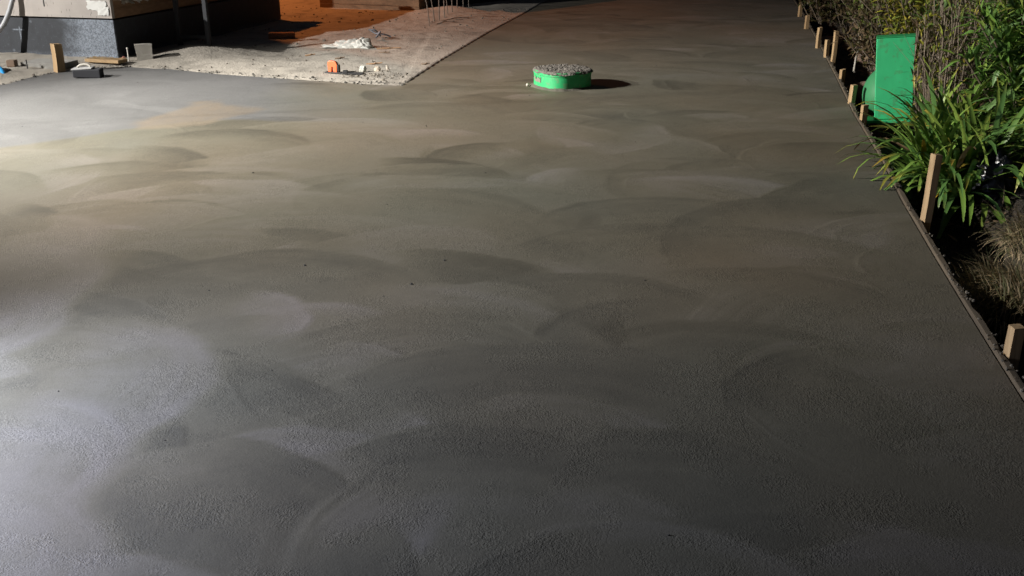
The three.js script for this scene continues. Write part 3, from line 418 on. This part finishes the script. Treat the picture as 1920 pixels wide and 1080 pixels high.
{
  const t = thing('manhole_riser', 'green plastic manhole riser capped with rough concrete, standing in the slab', 'manhole riser', [0.49, 0, -9.42], 0.62);
  const plan = (r, n = 64, e = 2.7) => Array.from({ length: n }, (_, i) => { const a = i / n * 2 * PI, k = Math.pow(Math.pow(abs(cos(a)), e) + Math.pow(abs(sin(a)), e), -1 / e); return [cos(a) * r * k, sin(a) * r * k]; });
  const ring = (rows, n = 64) => { const pos = [], idx = []; rows.forEach(([r, y]) => plan(r, n).forEach(([x, z]) => pos.push(x, y, z))); for (let j = 1; j < rows.length; j++) for (let i = 0; i < n; i++) { const a = (j - 1) * n + i, b = (j - 1) * n + (i + 1) % n, c = a + n, d = b + n; idx.push(a, c, b, b, c, d); } let g = new THREE.BufferGeometry(); g.setAttribute('position', new THREE.Float32BufferAttribute(pos, 3)); g.setIndex(idx); { const p = g.attributes.position, u = []; for (let i = 0; i < p.count; i++) u.push((i % n) / n * 3.2, p.getY(i) * 2); g.setAttribute('uv', new THREE.Float32BufferAttribute(u, 2)); } return toCreasedNormals(g, 0.5); };
  part('riser_wall', ring([[0.258, -0.05], [0.256, 0.0], [0.254, 0.12], [0.258, 0.125], [0.258, 0.158], [0.25, 0.163], [0.235, 0.16]]), green, t);
  { // concrete slopped over the lid
    const n = 72, m = 16, pos = [], idx = []; for (let j = 0; j <= m; j++) plan(0.001 + 0.268 * j / m, n).forEach(([x, z]) => { const e = j / m, rag = e > 0.9 ? 0.03 * (fbm(x * 14, z * 14, 141, 3) - 0.5) : 0; const s = 1 + rag * 3; pos.push(x * s, 0.164 + 0.009 * (1 - e ** 5) + 0.015 * (fbm(x * 11 + 5, z * 11, 142, 4) - 0.42) + 0.016 * (vnoise(x * 60, z * 60, 143) - 0.5) - (e > 0.95 ? 0.018 : 0), z * s); });
    for (let j = 1; j <= m; j++) for (let i = 0; i < n; i++) { const a = (j - 1) * n + i, b = (j - 1) * n + (i + 1) % n, c = a + n, d = b + n; idx.push(a, b, c, b, d, c); }
    const g = new THREE.BufferGeometry(); g.setAttribute('position', new THREE.Float32BufferAttribute(pos, 3)); g.setIndex(idx); planarUV(g); g.computeVertexNormals();
    const cap = part('concrete_cap', g, std([0.15, 0.138, 0.122], 0.95, { bumpMap: dirtBump, bumpScale: 0.02 }), t);
    const r = rng(3), L = []; for (let k = 0; k < 70; k++) { const a = r() * 6.28, q = sqrt(r()) * 0.25, k2 = rock(0.006 + r() * 0.013, 0.004 + r() * 0.006, 0.006 + r() * 0.01, k, 0, 0.3); k2.translate(cos(a) * q, 0.174 + r() * 0.008 - 0.008 * (q / 0.25), sin(a) * q); L.push(k2); }
    const st = part('lumps', L, std([0.16, 0.147, 0.13], 0.95), cap); st.userData.kind = 'stuff';
  }
  { // concrete worked up against the foot
    const n = 96, rows = [[0.252, 0.016], [0.27, 0.009], [0.3, -0.004]], pos = [], idx = []; rows.forEach(([r, y], j) => plan(r, n).forEach(([x, z], i) => { const q = fbm(x * 9 + 3, z * 9, 144, 3), k = 1 + (j ? 0.12 : 0) * (q - 0.5); pos.push(x * k, y + (j < 2 ? 0.022 * (q - 0.45) : 0), z * k); }));
    for (let j = 1; j < 3; j++) for (let i = 0; i < n; i++) { const a = (j - 1) * n + i, b = (j - 1) * n + (i + 1) % n, c = a + n, d = b + n; idx.push(a, b, c, b, d, c); }
    const g = new THREE.BufferGeometry(); g.setAttribute('position', new THREE.Float32BufferAttribute(pos, 3)); g.setIndex(idx); planarUV(g); g.computeVertexNormals(); part('concrete_collar', g, std([0.12, 0.11, 0.088], 0.85, { bumpMap: dirtBump, bumpScale: 0.006 }), t);
  }
  { // scraped moulding mark on the left of the front
    const sh = new THREE.Shape(); sh.moveTo(-0.05, 0.03); sh.lineTo(-0.03, 0.0); sh.lineTo(0.05, -0.006); sh.lineTo(0.052, 0.05); sh.lineTo(0.036, 0.026); sh.lineTo(0.012, 0.044); sh.lineTo(-0.02, 0.02); sh.lineTo(-0.04, 0.056); sh.closePath();
    const g = new THREE.ExtrudeGeometry(sh, { depth: 0.003, bevelEnabled: false }); g.translate(0.0, 0.06, 0); g.rotateY(-PI / 2); g.translate(-0.2575, 0, -0.06); const m = part('scrape_mark', g, std([0.2, 0.19, 0.15], 0.9), t); m.userData.label = 'muddy scrape on the green wall';
  }
  { const g = rock(0.014, 0.016, 0.014, 8, 1); g.translate(0.15, 0.014, -9.4); single('pebble', g, std([0.5, 0.46, 0.4], 0.9), 'small pale pebble touching the left foot of the green riser', 'pebble'); }
}
// ---------------------------------------------------------------- things in the garden bed
{
  const c = thing('green_cabinet', 'tall bright green plastic cabinet half hidden by the twiggy shrub', 'cabinet', [3.24, -0.06, -8.12], -0.36);
  c.rotation.z = 0.1;
  const scuff = dataTex(256, 512, (i, j, o) => { const d = fbm(i * 0.02, j * 0.012, 151, 4), sc = sstep(0.7, 0.8, vnoise(i * 0.35 + j * 0.02, j * 0.012, 152)) * sstep(0.5, 0.7, d), mud = sstep(0.62, 0.75, fbm(i * 0.03, j * 0.03, 153, 4)) * 0.35, v = 0.88 + 0.24 * d; o[0] = toS(lerp(lerp(0.04 * v, 0.07, sc * 0.5), 0.1, mud)); o[1] = toS(lerp(lerp(0.48 * v, 0.42, sc * 0.5), 0.14, mud)); o[2] = toS(lerp(lerp(0.19 * v, 0.2, sc * 0.5), 0.06, mud)); }, true);
  const g2 = new THREE.MeshPhysicalMaterial({ map: scuff, roughness: 0.5 });
  part('body', box(0.3, 0.67, 0.16, 0, 0.35, 0, 0.008), g2, c); part('base_flange', box(0.44, 0.025, 0.22, 0, 0.0, 0, 0.006), g2, c); part('lid', box(0.304, 0.01, 0.164, 0, 0.69, 0, 0.005), std([0.02, 0.3, 0.1], 0.5), c);
  // green curved shell leaning against it
  const s = thing('green_shell', 'curved green plastic shell leaning against the cabinet', 'shell', [3.24, 0.14, -8.5], 0);
  const dome = new THREE.SphereGeometry(0.24, 36, 14, 0, PI * 2, 0, PI * 0.38), inner = new THREE.SphereGeometry(0.232, 36, 14, 0, PI * 2, 0, PI * 0.38);
  { const ix = inner.index.array; for (let i = 0; i < ix.length; i += 3) { const t = ix[i]; ix[i] = ix[i + 1]; ix[i + 1] = t; } inner.computeVertexNormals(); }
  const sg = merge([dome, inner, (() => { const t = new THREE.TorusGeometry(0.222, 0.008, 8, 40); t.rotateX(PI / 2); t.translate(0, 0.24 * cos(PI * 0.38), 0); return t; })()]); sg.translate(0, -0.1, 0); sg.scale(1, 0.8, 1); sg.rotateZ(1.15); sg.rotateX(0.35);
  part('dome', sg, new THREE.MeshPhysicalMaterial({ color: lin(0.04, 0.22, 0.09), roughness: 0.55 }), s);
  const pinkish = std([0.3, 0.2, 0.15], 0.92, { bumpMap: dirtBump, bumpScale: 0.02 });
  [[3.75, 10.0, 0.34, 0.12, 0.2, 41, 'large flat pinkish stone behind the green cabinet'], [3.62, 9.85, 0.12, 0.09, 0.2, 44, 'pinkish stone at the left end of the large flat one'], [4.55, 14.2, 0.26, 0.09, 0.16, 47, 'far pinkish stone behind the row of stakes'], [4.35, 12.1, 0.12, 0.09, 0.1, 52, 'small dim stone among the undergrowth'], [4.2, 11.1, 0.1, 0.07, 0.1, 55, 'small stone between the large flat one and the stakes']].forEach(([x, f, a, b, d, sd, label]) => { const g = rock(a, b, d, sd, 2, 0.25, 1); g.translate(x, bedH(x, f) + b * 0.55, -f); single('garden_stone', g, pinkish, label, 'stone', 'stones in the garden bed'); });
  // black plastic bag under the strap leaves
  const bg = crumple(0.16, 0.22, 0.15, 23, 0.7); bg.translate(3.02, bedH(3.02, 5.85) + 0.1, -5.85); single('black_bag', bg, std([0.016, 0.017, 0.02], 0.28), 'crumpled black plastic bag in the dark under the strap leaves', 'bag');
  // white looped scrap of twine by the tallest far stake
  single('white_twine', tube([V(3.62, 10.3, 0.0), V(3.66, 10.4, 0.1), V(3.7, 10.5, 0.13), V(3.76, 10.6, 0.18), V(3.82, 10.6, 0.2), V(3.8, 10.6, 0.13), V(3.76, 10.6, 0.16)], 0.011, 40, 6), std([0.4, 0.37, 0.32], 0.9), 'curl of pale twine beside the tallest far stake', 'twine');
}
// ---------------------------------------------------------------- plants
const leafMat = (c = [1.9, 1.75, 1.5], rough = 0.55) => new THREE.MeshPhysicalMaterial({ color: lin(...c), vertexColors: true, roughness: rough, side: THREE.DoubleSide, transmission: 0.0 });
const shrubMat = leafMat(), stemMat = std([0.13, 0.1, 0.07], 0.9), deadStem = std([0.19, 0.15, 0.11], 0.9);
function leafInto(buf, base, dir, nrmal, L, W, c, fold = 0.25, droop = 0.25) {
  // a folded lance leaf: two halves of three faces each along a drooping midrib
  const side = new THREE.Vector3().crossVectors(dir, nrmal).normalize(), up = new THREE.Vector3().crossVectors(side, dir).normalize(), P = (t, s) => base.clone().addScaledVector(dir, L * t).addScaledVector(up, -droop * L * t * t + abs(s) * fold * W).addScaledVector(side, s * W);
  const m0 = P(0, 0), m1 = P(0.35, 0), m2 = P(0.7, 0), tip = P(1, 0), l1 = P(0.35, 0.5), l2 = P(0.7, 0.36), r1 = P(0.35, -0.5), r2 = P(0.7, -0.36);
  const tri = (a, b, d) => { buf.p.push(a.x, a.y, a.z, b.x, b.y, b.z, d.x, d.y, d.z); for (let k = 0; k < 3; k++) buf.c.push(c[0], c[1], c[2]); };
  tri(m0, l1, m1); tri(l1, l2, m1); tri(l2, m2, m1); tri(l2, tip, m2); tri(m0, m1, r1); tri(r1, m1, r2); tri(r2, m1, m2); tri(r2, m2, tip);
}
function bufGeo(b) { const g = new THREE.BufferGeometry(); g.setAttribute('position', new THREE.Float32BufferAttribute(b.p, 3)); g.setAttribute('color', new THREE.Float32BufferAttribute(b.c, 3)); g.computeVertexNormals(); return g; }
function shrub(name, label, x, f, o, group) {
  const r = rng(o.seed), t = thing(name, label, o.cat ?? 'shrub', [x, bedH(x, f) - 0.02, -f], 0, group), stems = [], buf = { p: [], c: [] }, up = new THREE.Vector3(0, 1, 0);
  for (let s = 0; s < o.stems; s++) {
    const a = r() * 2 * PI, q = sqrt(r()) * o.foot, h = o.h * (0.55 + 0.5 * r()), sp = o.spread * sqrt(r()), a2 = a + (r() - 0.5);
    const p0 = new THREE.Vector3(cos(a) * q, 0, sin(a) * q), p2 = new THREE.Vector3(p0.x + cos(a2) * sp, h, p0.z + sin(a2) * sp * 0.8), p1 = p0.clone().lerp(p2, 0.5).add(new THREE.Vector3((r() - 0.5) * 0.15, h * 0.1, (r() - 0.5) * 0.15));
    const c = new THREE.CatmullRomCurve3([p0, p1, p2]); stems.push(new THREE.TubeGeometry(c, 6, o.thick * (0.6 + 0.7 * r()), 4));
    if (o.twigs) for (let k = 0; k < o.twigs; k++) { const b = c.getPoint(0.25 + 0.7 * r()), d = new THREE.Vector3(r() - 0.5, 0.2 + 0.7 * r(), r() - 0.5).normalize().multiplyScalar(0.1 + 0.22 * r()); stems.push(rod(b, b.clone().add(d), o.thick * 0.4, 3, o.thick * 0.15)); }
    for (let k = 0; k < o.leaves; k++) {
      const tt = lerp(o.low, 1, Math.pow(r(), 0.8)), b = c.getPoint(tt), out = new THREE.Vector3(r() - 0.5, 0.15 + o.lift * (r() - 0.3), r() - 0.5).normalize();
      b.addScaledVector(out, r() * o.fuzz); const n = up.clone().add(new THREE.Vector3(r() - 0.5, 0, r() - 0.5)).normalize();
      const pal = o.pal[floor(r() * o.pal.length)], v = 0.7 + 0.6 * r();
      leafInto(buf, b, out, n, o.L * (0.6 + 0.7 * r()), o.W * (0.7 + 0.6 * r()), [pal[0] * v, pal[1] * v, pal[2] * v], 0.25, 0.1 + 0.4 * r());
    }
  }
  part('stems', stems, o.dead ? deadStem : stemMat, t); if (o.leaves) part('foliage', bufGeo(buf), o.mat ?? shrubMat, t); return t;
}
const G1 = [[0.05, 0.115, 0.02], [0.07, 0.14, 0.025], [0.04, 0.09, 0.022], [0.1, 0.16, 0.03], [0.06, 0.12, 0.04]], GY = [[0.16, 0.17, 0.02], [0.11, 0.14, 0.02], [0.2, 0.18, 0.03], [0.07, 0.1, 0.02]], GB = [[0.038, 0.034, 0.013], [0.055, 0.041, 0.022], [0.026, 0.033, 0.01], [0.04, 0.028, 0.017]];
shrub('leafy_shrub', 'dense lance leaved shrub at the top right corner', 4.35, 7.7, { seed: 1, stems: 46, foot: 0.35, h: 1.7, spread: 0.65, thick: 0.007, leaves: 90, low: 0.12, lift: 1, fuzz: 0.12, L: 0.13, W: 0.034, pal: G1 }, 'green shrubs in the garden bed');
shrub('leafy_shrub', 'low lance leaved shrub at the right edge above the black bag', 3.85, 6.75, { seed: 2, stems: 30, foot: 0.28, h: 0.8, spread: 0.45, thick: 0.006, leaves: 80, low: 0.1, lift: 1, fuzz: 0.12, L: 0.13, W: 0.032, pal: G1 }, 'green shrubs in the garden bed');
shrub('leafy_shrub', 'tall shrub standing behind the lance leaved shrub', 4.9, 9.4, { seed: 3, stems: 46, foot: 0.5, h: 2.3, spread: 0.8, thick: 0.009, leaves: 90, low: 0.08, lift: 1, fuzz: 0.14, L: 0.12, W: 0.035, pal: [...G1, GB[2]] }, 'green shrubs in the garden bed');
shrub('leafy_shrub', 'yellow green leafy shrub between the twiggy shrub and the right edge', 4.12, 7.25, { seed: 21, stems: 44, foot: 0.3, h: 1.15, spread: 0.5, thick: 0.006, leaves: 85, low: 0.08, lift: 1, fuzz: 0.12, L: 0.12, W: 0.032, pal: [...G1, [0.11, 0.15, 0.03], [0.13, 0.16, 0.03]] }, 'green shrubs in the garden bed');
shrub('twiggy_shrub', 'bare twiggy shrub with upright brown stems beside the green cabinet', 3.55, 7.75, { seed: 4, stems: 105, foot: 0.24, h: 1.15, spread: 0.2, thick: 0.0055, leaves: 9, low: 0.2, lift: 1.2, fuzz: 0.04, L: 0.09, W: 0.02, twigs: 3, dead: true, pal: [...GY, ...GB] });
shrub('yellow_shrub', 'yellowish green small leaved shrub behind the green cabinet', 3.95, 9.2, { seed: 5, stems: 42, foot: 0.22, h: 1.1, spread: 0.35, thick: 0.006, leaves: 60, low: 0.3, lift: 0.8, fuzz: 0.07, L: 0.07, W: 0.026, pal: GY });
shrub('twiggy_shrub', 'thin stemmed shrub behind the bare twiggy one', 4.05, 8.5, { seed: 6, stems: 60, foot: 0.3, h: 1.3, spread: 0.25, thick: 0.006, leaves: 26, low: 0.3, lift: 1, fuzz: 0.06, L: 0.1, W: 0.024, twigs: 2, dead: true, pal: [...G1, ...GB] });
shrub('undergrowth_bush', 'dim brown undergrowth bush right of the farthest stakes', 5.3, 14.0, { seed: 7, stems: 50, foot: 0.5, h: 0.8, spread: 0.6, thick: 0.006, leaves: 45, low: 0.05, lift: 1, fuzz: 0.12, L: 0.09, W: 0.035, twigs: 2, dead: true, pal: GB }, 'brown undergrowth');
shrub('undergrowth_bush', 'olive undergrowth bush between the stones and the yellowish shrub', 4.55, 11.2, { seed: 8, stems: 50, foot: 0.45, h: 0.65, spread: 0.5, thick: 0.005, leaves: 45, low: 0.05, lift: 1, fuzz: 0.12, L: 0.08, W: 0.03, twigs: 1, dead: true, pal: [...GB, GY[3]] }, 'brown undergrowth');
shrub('undergrowth_bush', 'dark bush at the top edge behind the olive undergrowth', 5.2, 12.6, { seed: 9, stems: 50, foot: 0.5, h: 1.3, spread: 0.6, thick: 0.007, leaves: 60, low: 0.1, lift: 1, fuzz: 0.12, L: 0.1, W: 0.035, pal: [...GB, G1[2]] }, 'brown undergrowth');
shrub('undergrowth_bush', 'farthest brown bush at the top of the garden bed', 6.1, 17.0, { seed: 10, stems: 50, foot: 0.7, h: 1.1, spread: 0.7, thick: 0.008, leaves: 45, low: 0.05, lift: 1, fuzz: 0.15, L: 0.11, W: 0.04, pal: GB }, 'brown undergrowth');
shrub('undergrowth_bush', 'brown leafy undergrowth between the tallest far stake and the cabinet', 4.25, 10.3, { seed: 14, stems: 60, foot: 0.5, h: 0.42, spread: 0.35, thick: 0.005, leaves: 50, low: 0.0, lift: 1, fuzz: 0.12, L: 0.075, W: 0.032, twigs: 2, dead: true, pal: [...GB, [0.1, 0.075, 0.05]] }, 'brown undergrowth');
shrub('undergrowth_bush', 'brown leafy undergrowth right of the far pinkish stone', 4.95, 12.9, { seed: 15, stems: 60, foot: 0.55, h: 0.5, spread: 0.4, thick: 0.005, leaves: 45, low: 0.0, lift: 1, fuzz: 0.12, L: 0.085, W: 0.034, twigs: 2, dead: true, pal: [...GB, [0.1, 0.075, 0.05]] }, 'brown undergrowth');
shrub('undergrowth_bush', 'brown undergrowth in the dark beside the farthest stakes', 5.25, 15.6, { seed: 16, stems: 60, foot: 0.6, h: 0.6, spread: 0.4, thick: 0.006, leaves: 45, low: 0.0, lift: 1, fuzz: 0.12, L: 0.1, W: 0.04, twigs: 2, dead: true, pal: GB }, 'brown undergrowth');
// strap leaved plants: every leaf a mesh of its own, from a few shared shapes
const strapCols = [[0.055, 0.125, 0.025], [0.075, 0.15, 0.03], [0.04, 0.1, 0.028], [0.1, 0.17, 0.035]], strapMats = strapCols.map(c => std([c[0] * 2.3, c[1] * 1.95, c[2] * 1.7], 0.42, { side: THREE.DoubleSide, vertexColors: true }));
const yellowMat = std([0.5, 0.3, 0.03], 0.5, { side: THREE.DoubleSide }), deadMat = std([0.3, 0.2, 0.1], 0.8, { side: THREE.DoubleSide });
const strapGeos = Array.from({ length: 7 }, (_, v) => {       // unit length, bends outwards along +x
  const n = 9, pos = [], idx = [], col = [], r = rng(v + 60), bend = 0.9 + 1.6 * v / 6, tw = (r() - 0.5) * 0.8; let x = 0, y = 0, a = PI / 2 - 0.1;
  for (let i = 0; i <= n; i++) { const t = i / n, w = 0.036 * Math.pow(sin(PI * (0.1 + 0.9 * t) * 0.98), 0.55) * (t > 0.97 ? 0.15 : 1) * (0.75 + 0.25 * r() * 0.2 + 0.2), q = tw * t; for (const [s, l] of [[-1, 0.22], [0, 0], [1, 0.22]]) col.push(...(t > 0.93 - 0.07 * (v % 3) && v % 2 === 0 ? [2.0, 1.0, 0.9] : t < 0.12 ? [1.5, 1.3, 1.6] : [1, 1, 1])), pos.push(x + s * w * sin(q) * 0.4 - l * w * sin(a) * 0.6, y + l * w * cos(a) * 0.6 + s * w * sin(q) * 0.5, s * w * cos(q)); x += cos(a) / n; y += sin(a) / n; a -= bend * (0.35 + 1.2 * t) / n * 1.25; }
  for (let i = 0; i < n; i++) for (let k = 0; k < 2; k++) { const A = i * 3 + k, B = A + 1, C = A + 3, D = A + 4; idx.push(A, B, C, B, D, C); }
  const g = new THREE.BufferGeometry(); g.setAttribute('position', new THREE.Float32BufferAttribute(pos, 3)); g.setAttribute('color', new THREE.Float32BufferAttribute(col, 3)); g.setIndex(idx); g.computeVertexNormals(); return g;
});
function strapPlant(label, x, f, n, L, seed, odd = 0) {
  const t = thing('strap_leaf_plant', label, 'plant', [x, bedH(x, f) - 0.02, -f], 0, 'strap leaf plants'), r = rng(seed);
  const fans = Array.from({ length: max(3, Math.round(n / 14)) }, () => [(r() - 0.5) * 0.34, (r() - 0.5) * 0.3, r() * PI]);
  for (let k = 0; k < n; k++) {
    const [fx, fz, fa] = fans[k % fans.length], g = strapGeos[floor(r() * 7)], m = k < odd ? (k % 2 ? yellowMat : deadMat) : strapMats[floor(r() * 4)];
    const l = part('leaf', g, m, t), s = L * (0.65 + 0.5 * r()); l.position.set(fx + (r() - 0.5) * 0.05, 0, fz + (r() - 0.5) * 0.05); l.rotation.set((r() - 0.5) * 0.5, fa + (r() < 0.5 ? 0 : PI) + (r() - 0.5) * 1.5, (r() - 0.75) * 0.85 - (k < odd ? 0.3 : 0)); l.scale.set(s, s, 0.46 * (0.8 + 0.5 * r()));
  }
  return t;
}
strapPlant('large strap leaf plant spilling over the form board in front of the cabinet', 2.85, 6.05, 280, 0.82, 1, 9);
strapPlant('strap leaf plant at the foot of the twiggy shrub beside the cabinet', 3.2, 6.9, 130, 0.7, 2, 2);
strapPlant('strap leaf plant at the right edge above the dry grass', 3.4, 5.9, 110, 0.6, 3, 2);
strapPlant('strap leaf plant at the right edge in front of the lance leaved shrub', 3.65, 6.4, 110, 0.7, 4, 0);
// dry grass tussock
function tussock(label, x, f, n, L, seed, pal, group) {
  const r = rng(seed), t = thing('grass_tussock', label, 'grass', [x, bedH(x, f) - 0.02, -f], 0, group), b = { p: [], c: [] };
  for (let k = 0; k < n; k++) {
    const a = r() * 2 * PI, q = sqrt(r()) * 0.26, az = a + (r() - 0.5) * 1.6, l = L * (0.5 + 0.8 * r()), lean = 0.3 + 1.1 * r(), c0 = pal[floor(r() * pal.length)], v = 0.6 + 0.7 * r(), w = 0.003 + 0.0025 * r();
    let p = new THREE.Vector3(cos(a) * q, 0.16 * (1 - q / 0.3), sin(a) * q), an = PI / 2 - lean * 0.5; const sx = -sin(az) * w, sz = cos(az) * w;
    for (let s = 0; s < 4; s++) { const d = l / 4, n2 = new THREE.Vector3(p.x + cos(az) * cos(an) * d, p.y + sin(an) * d, p.z + sin(az) * cos(an) * d), k0 = 1 - s / 4.2, k1 = 1 - (s + 1) / 4.2; const A = [p.x - sx * k0, p.y, p.z - sz * k0], B = [p.x + sx * k0, p.y, p.z + sz * k0], C = [n2.x - sx * k1, n2.y, n2.z - sz * k1], D = [n2.x + sx * k1, n2.y, n2.z + sz * k1]; b.p.push(...A, ...B, ...C, ...B, ...D, ...C); for (let q2 = 0; q2 < 6; q2++) b.c.push(c0[0] * v, c0[1] * v, c0[2] * v); p = n2; an -= lean * 0.5; }
  }
  part('blades', bufGeo(b), leafMat([1, 1, 1], 0.8), t);
  part('crown', (() => { const g = rock(0.26, 0.16, 0.26, seed, 2, 0.2); return g; })(), std([0.05, 0.04, 0.025], 0.95), t);
}
const DRY = [[0.42, 0.32, 0.18], [0.34, 0.26, 0.14], [0.2, 0.19, 0.09], [0.5, 0.38, 0.22], [0.15, 0.15, 0.06]];
tussock('dry grass tussock at the right edge, above the nearest stake', 2.43, 4.2, 2200, 0.23, 11, DRY, 'dry grass tussocks');
tussock('dry grass tussock cut by the right edge, behind the nearer tussock', 2.8, 4.6, 1500, 0.22, 12, DRY, 'dry grass tussocks');
{ // leaf litter and mulch over the bed
  const r = rng(91), b = { p: [], c: [] }, up = new THREE.Vector3(0, 1, 0), pal = [[0.14, 0.1, 0.06], [0.09, 0.065, 0.04], [0.2, 0.15, 0.1], [0.06, 0.05, 0.03], [0.24, 0.16, 0.09]];
  for (let k = 0; k < 16000; k++) {
    const f = 2.5 + 15 * r(), d = 0.25 + 2.6 * r() ** 1.2, x = xr(f) + d; if (d < 0.45 && r() < 0.75) continue;
    const p = new THREE.Vector3(x, bedH(x, f) + 0.004 + 0.02 * r(), -f), dir = new THREE.Vector3(r() - 0.5, (r() - 0.5) * 0.5, r() - 0.5).normalize(), c = pal[floor(r() * 5)], v = 0.6 + 0.7 * r(), tw = r() < 0.4;
    leafInto(b, p, dir, up.clone().add(new THREE.Vector3(r() - 0.5, 0, r() - 0.5)).normalize(), tw ? 0.1 + 0.08 * r() : 0.03 + 0.06 * r(), tw ? 0.006 : 0.012 + 0.022 * r(), [c[0] * v, c[1] * v, c[2] * v], 0.3, (r() - 0.5) * 0.6);
  }
  const m = shade(new THREE.Mesh(bufGeo(b), leafMat([1, 1, 1], 0.9))); m.name = 'leaf_litter'; scene.add(m); tag(m, 'brown leaf litter and twigs covering the garden bed', 'leaf litter', null, 'stuff');
}

// ---------------------------------------------------------------- the lamps, outside the picture
function aimed(o, to) { o.lookAt(to); return o; }
{
  const [x, f, y] = FLOOD.at, t = thing('floodlight_tower', 'tripod mast with a site floodlight, left of the picture', 'floodlight', [x, 0, -f]), steel = std([0.3, 0.3, 0.32], 0.4, { metalness: 0.8 });
  part('mast', cyl(0.03, 0.035, y - 0.15, 0, (y - 0.15) / 2 - 0.1, 0), steel, t);
  for (let k = 0; k < 3; k++) part('leg', rod(new THREE.Vector3(0, 1.1, 0), new THREE.Vector3(cos(k * 2.1) * 0.8, -0.13, sin(k * 2.1) * 0.8), 0.018), steel, t);
  const head = new THREE.Group(); head.name = 'lamp_head'; head.position.set(0, y, 0); t.add(head); const dir = V(...FLOOD.aim.slice(0, 2), FLOOD.aim[2]).sub(V(x, f, y)).normalize(); head.quaternion.setFromUnitVectors(new THREE.Vector3(0, 0, 1), dir);
  part('housing', box(0.42, 0.3, 0.1, 0, 0, -0.07, 0.01), std([0.03, 0.03, 0.03], 0.5), head);
  part('lens', box(0.36, 0.24, 0.01, 0, 0, -0.012, 0.003), new THREE.MeshStandardMaterial({ color: 0xffffff, emissive: lin(...FLOOD.color), emissiveIntensity: 6 }), head);
  const L = new THREE.SpotLight(lin(...FLOOD.color), FLOOD.power, 0, 0.47, 1, 2); L.position.copy(V(x, f, y).addScaledVector(dir, 0.03)); L.target.position.copy(V(...FLOOD.aim.slice(0, 2), 0)); L.castShadow = true; L.shadow.radius = 4; L.shadow.mapSize.set(2048, 2048); L.name = 'floodlight_beam'; scene.add(L, L.target);
}
{
  const [x, f, y] = SODIUM.at, t = thing('street_lamp', 'sodium street lamp on a tall pole behind the house', 'street lamp', [x, -0.1, -f - 1.2]), steel = std([0.2, 0.2, 0.2], 0.5, { metalness: 0.6 });
  part('pole', [cyl(0.05, 0.075, y + 0.3, 0, (y + 0.3) / 2, 0), tube([new THREE.Vector3(0, y + 0.25, 0), new THREE.Vector3(0, y + 0.38, 0.3), new THREE.Vector3(0, y + 0.32, 0.95)], 0.035, 16, 8)], steel, t);
  const hd = part('lamp_head', box(0.2, 0.12, 0.5, 0, y + 0.27, 1.15, 0.04), steel, t); part('lens', box(0.16, 0.02, 0.4, 0, y + 0.198, 1.15, 0.005), new THREE.MeshStandardMaterial({ color: 0xffffff, emissive: lin(...SODIUM.color), emissiveIntensity: 5 }), hd);
  const L = new THREE.SpotLight(lin(...SODIUM.color), SODIUM.power, 0, 67 * PI / 180, 0.14, 2); L.position.set(x, y + 0.05, -f); L.target.position.set(x, 0, -f); L.castShadow = true; L.shadow.radius = 5; L.name = 'street_lamp_light'; scene.add(L, L.target);
}
for (const W of WORK) {
  const [x, f, y] = W.at, t = thing('work_light', W.label, 'work light', [x, 0, -f], 0, 'work lights beside the slab'), steel = std([0.05, 0.05, 0.05], 0.5);
  part('stand', cyl(0.014, 0.014, y - 0.1, 0, (y - 0.1) / 2, 0), steel, t);
  for (let k = 0; k < 3; k++) part('leg', rod(new THREE.Vector3(0, 0.5, 0), new THREE.Vector3(cos(k * 2.1 + 0.5) * 0.4, 0.005, sin(k * 2.1 + 0.5) * 0.4), 0.01), steel, t);
  const head = new THREE.Group(); head.name = 'lamp_head'; head.position.set(0, y, 0); t.add(head); const dir = V(...W.aim.slice(0, 2), W.aim[2]).sub(V(x, f, y)).normalize(); head.quaternion.setFromUnitVectors(new THREE.Vector3(0, 0, 1), dir);
  part('housing', box(0.24, 0.18, 0.05, 0, 0, -0.04, 0.01), std([0.5, 0.35, 0.02], 0.5), head);
  part('lens', box(0.2, 0.14, 0.01, 0, 0, -0.01, 0.003), new THREE.MeshStandardMaterial({ color: 0xffffff, emissive: lin(...W.color), emissiveIntensity: 4 }), head);
  const L = new THREE.SpotLight(lin(...W.color), W.power, 0, W.cone, 1, 2); L.position.copy(V(x, f, y).addScaledVector(dir, 0.03)); L.target.position.copy(V(...W.aim.slice(0, 2), 0)); L.castShadow = true; L.shadow.radius = 5; L.name = 'work_light_beam'; scene.add(L, L.target);
}
renderer.render(scene, camera);
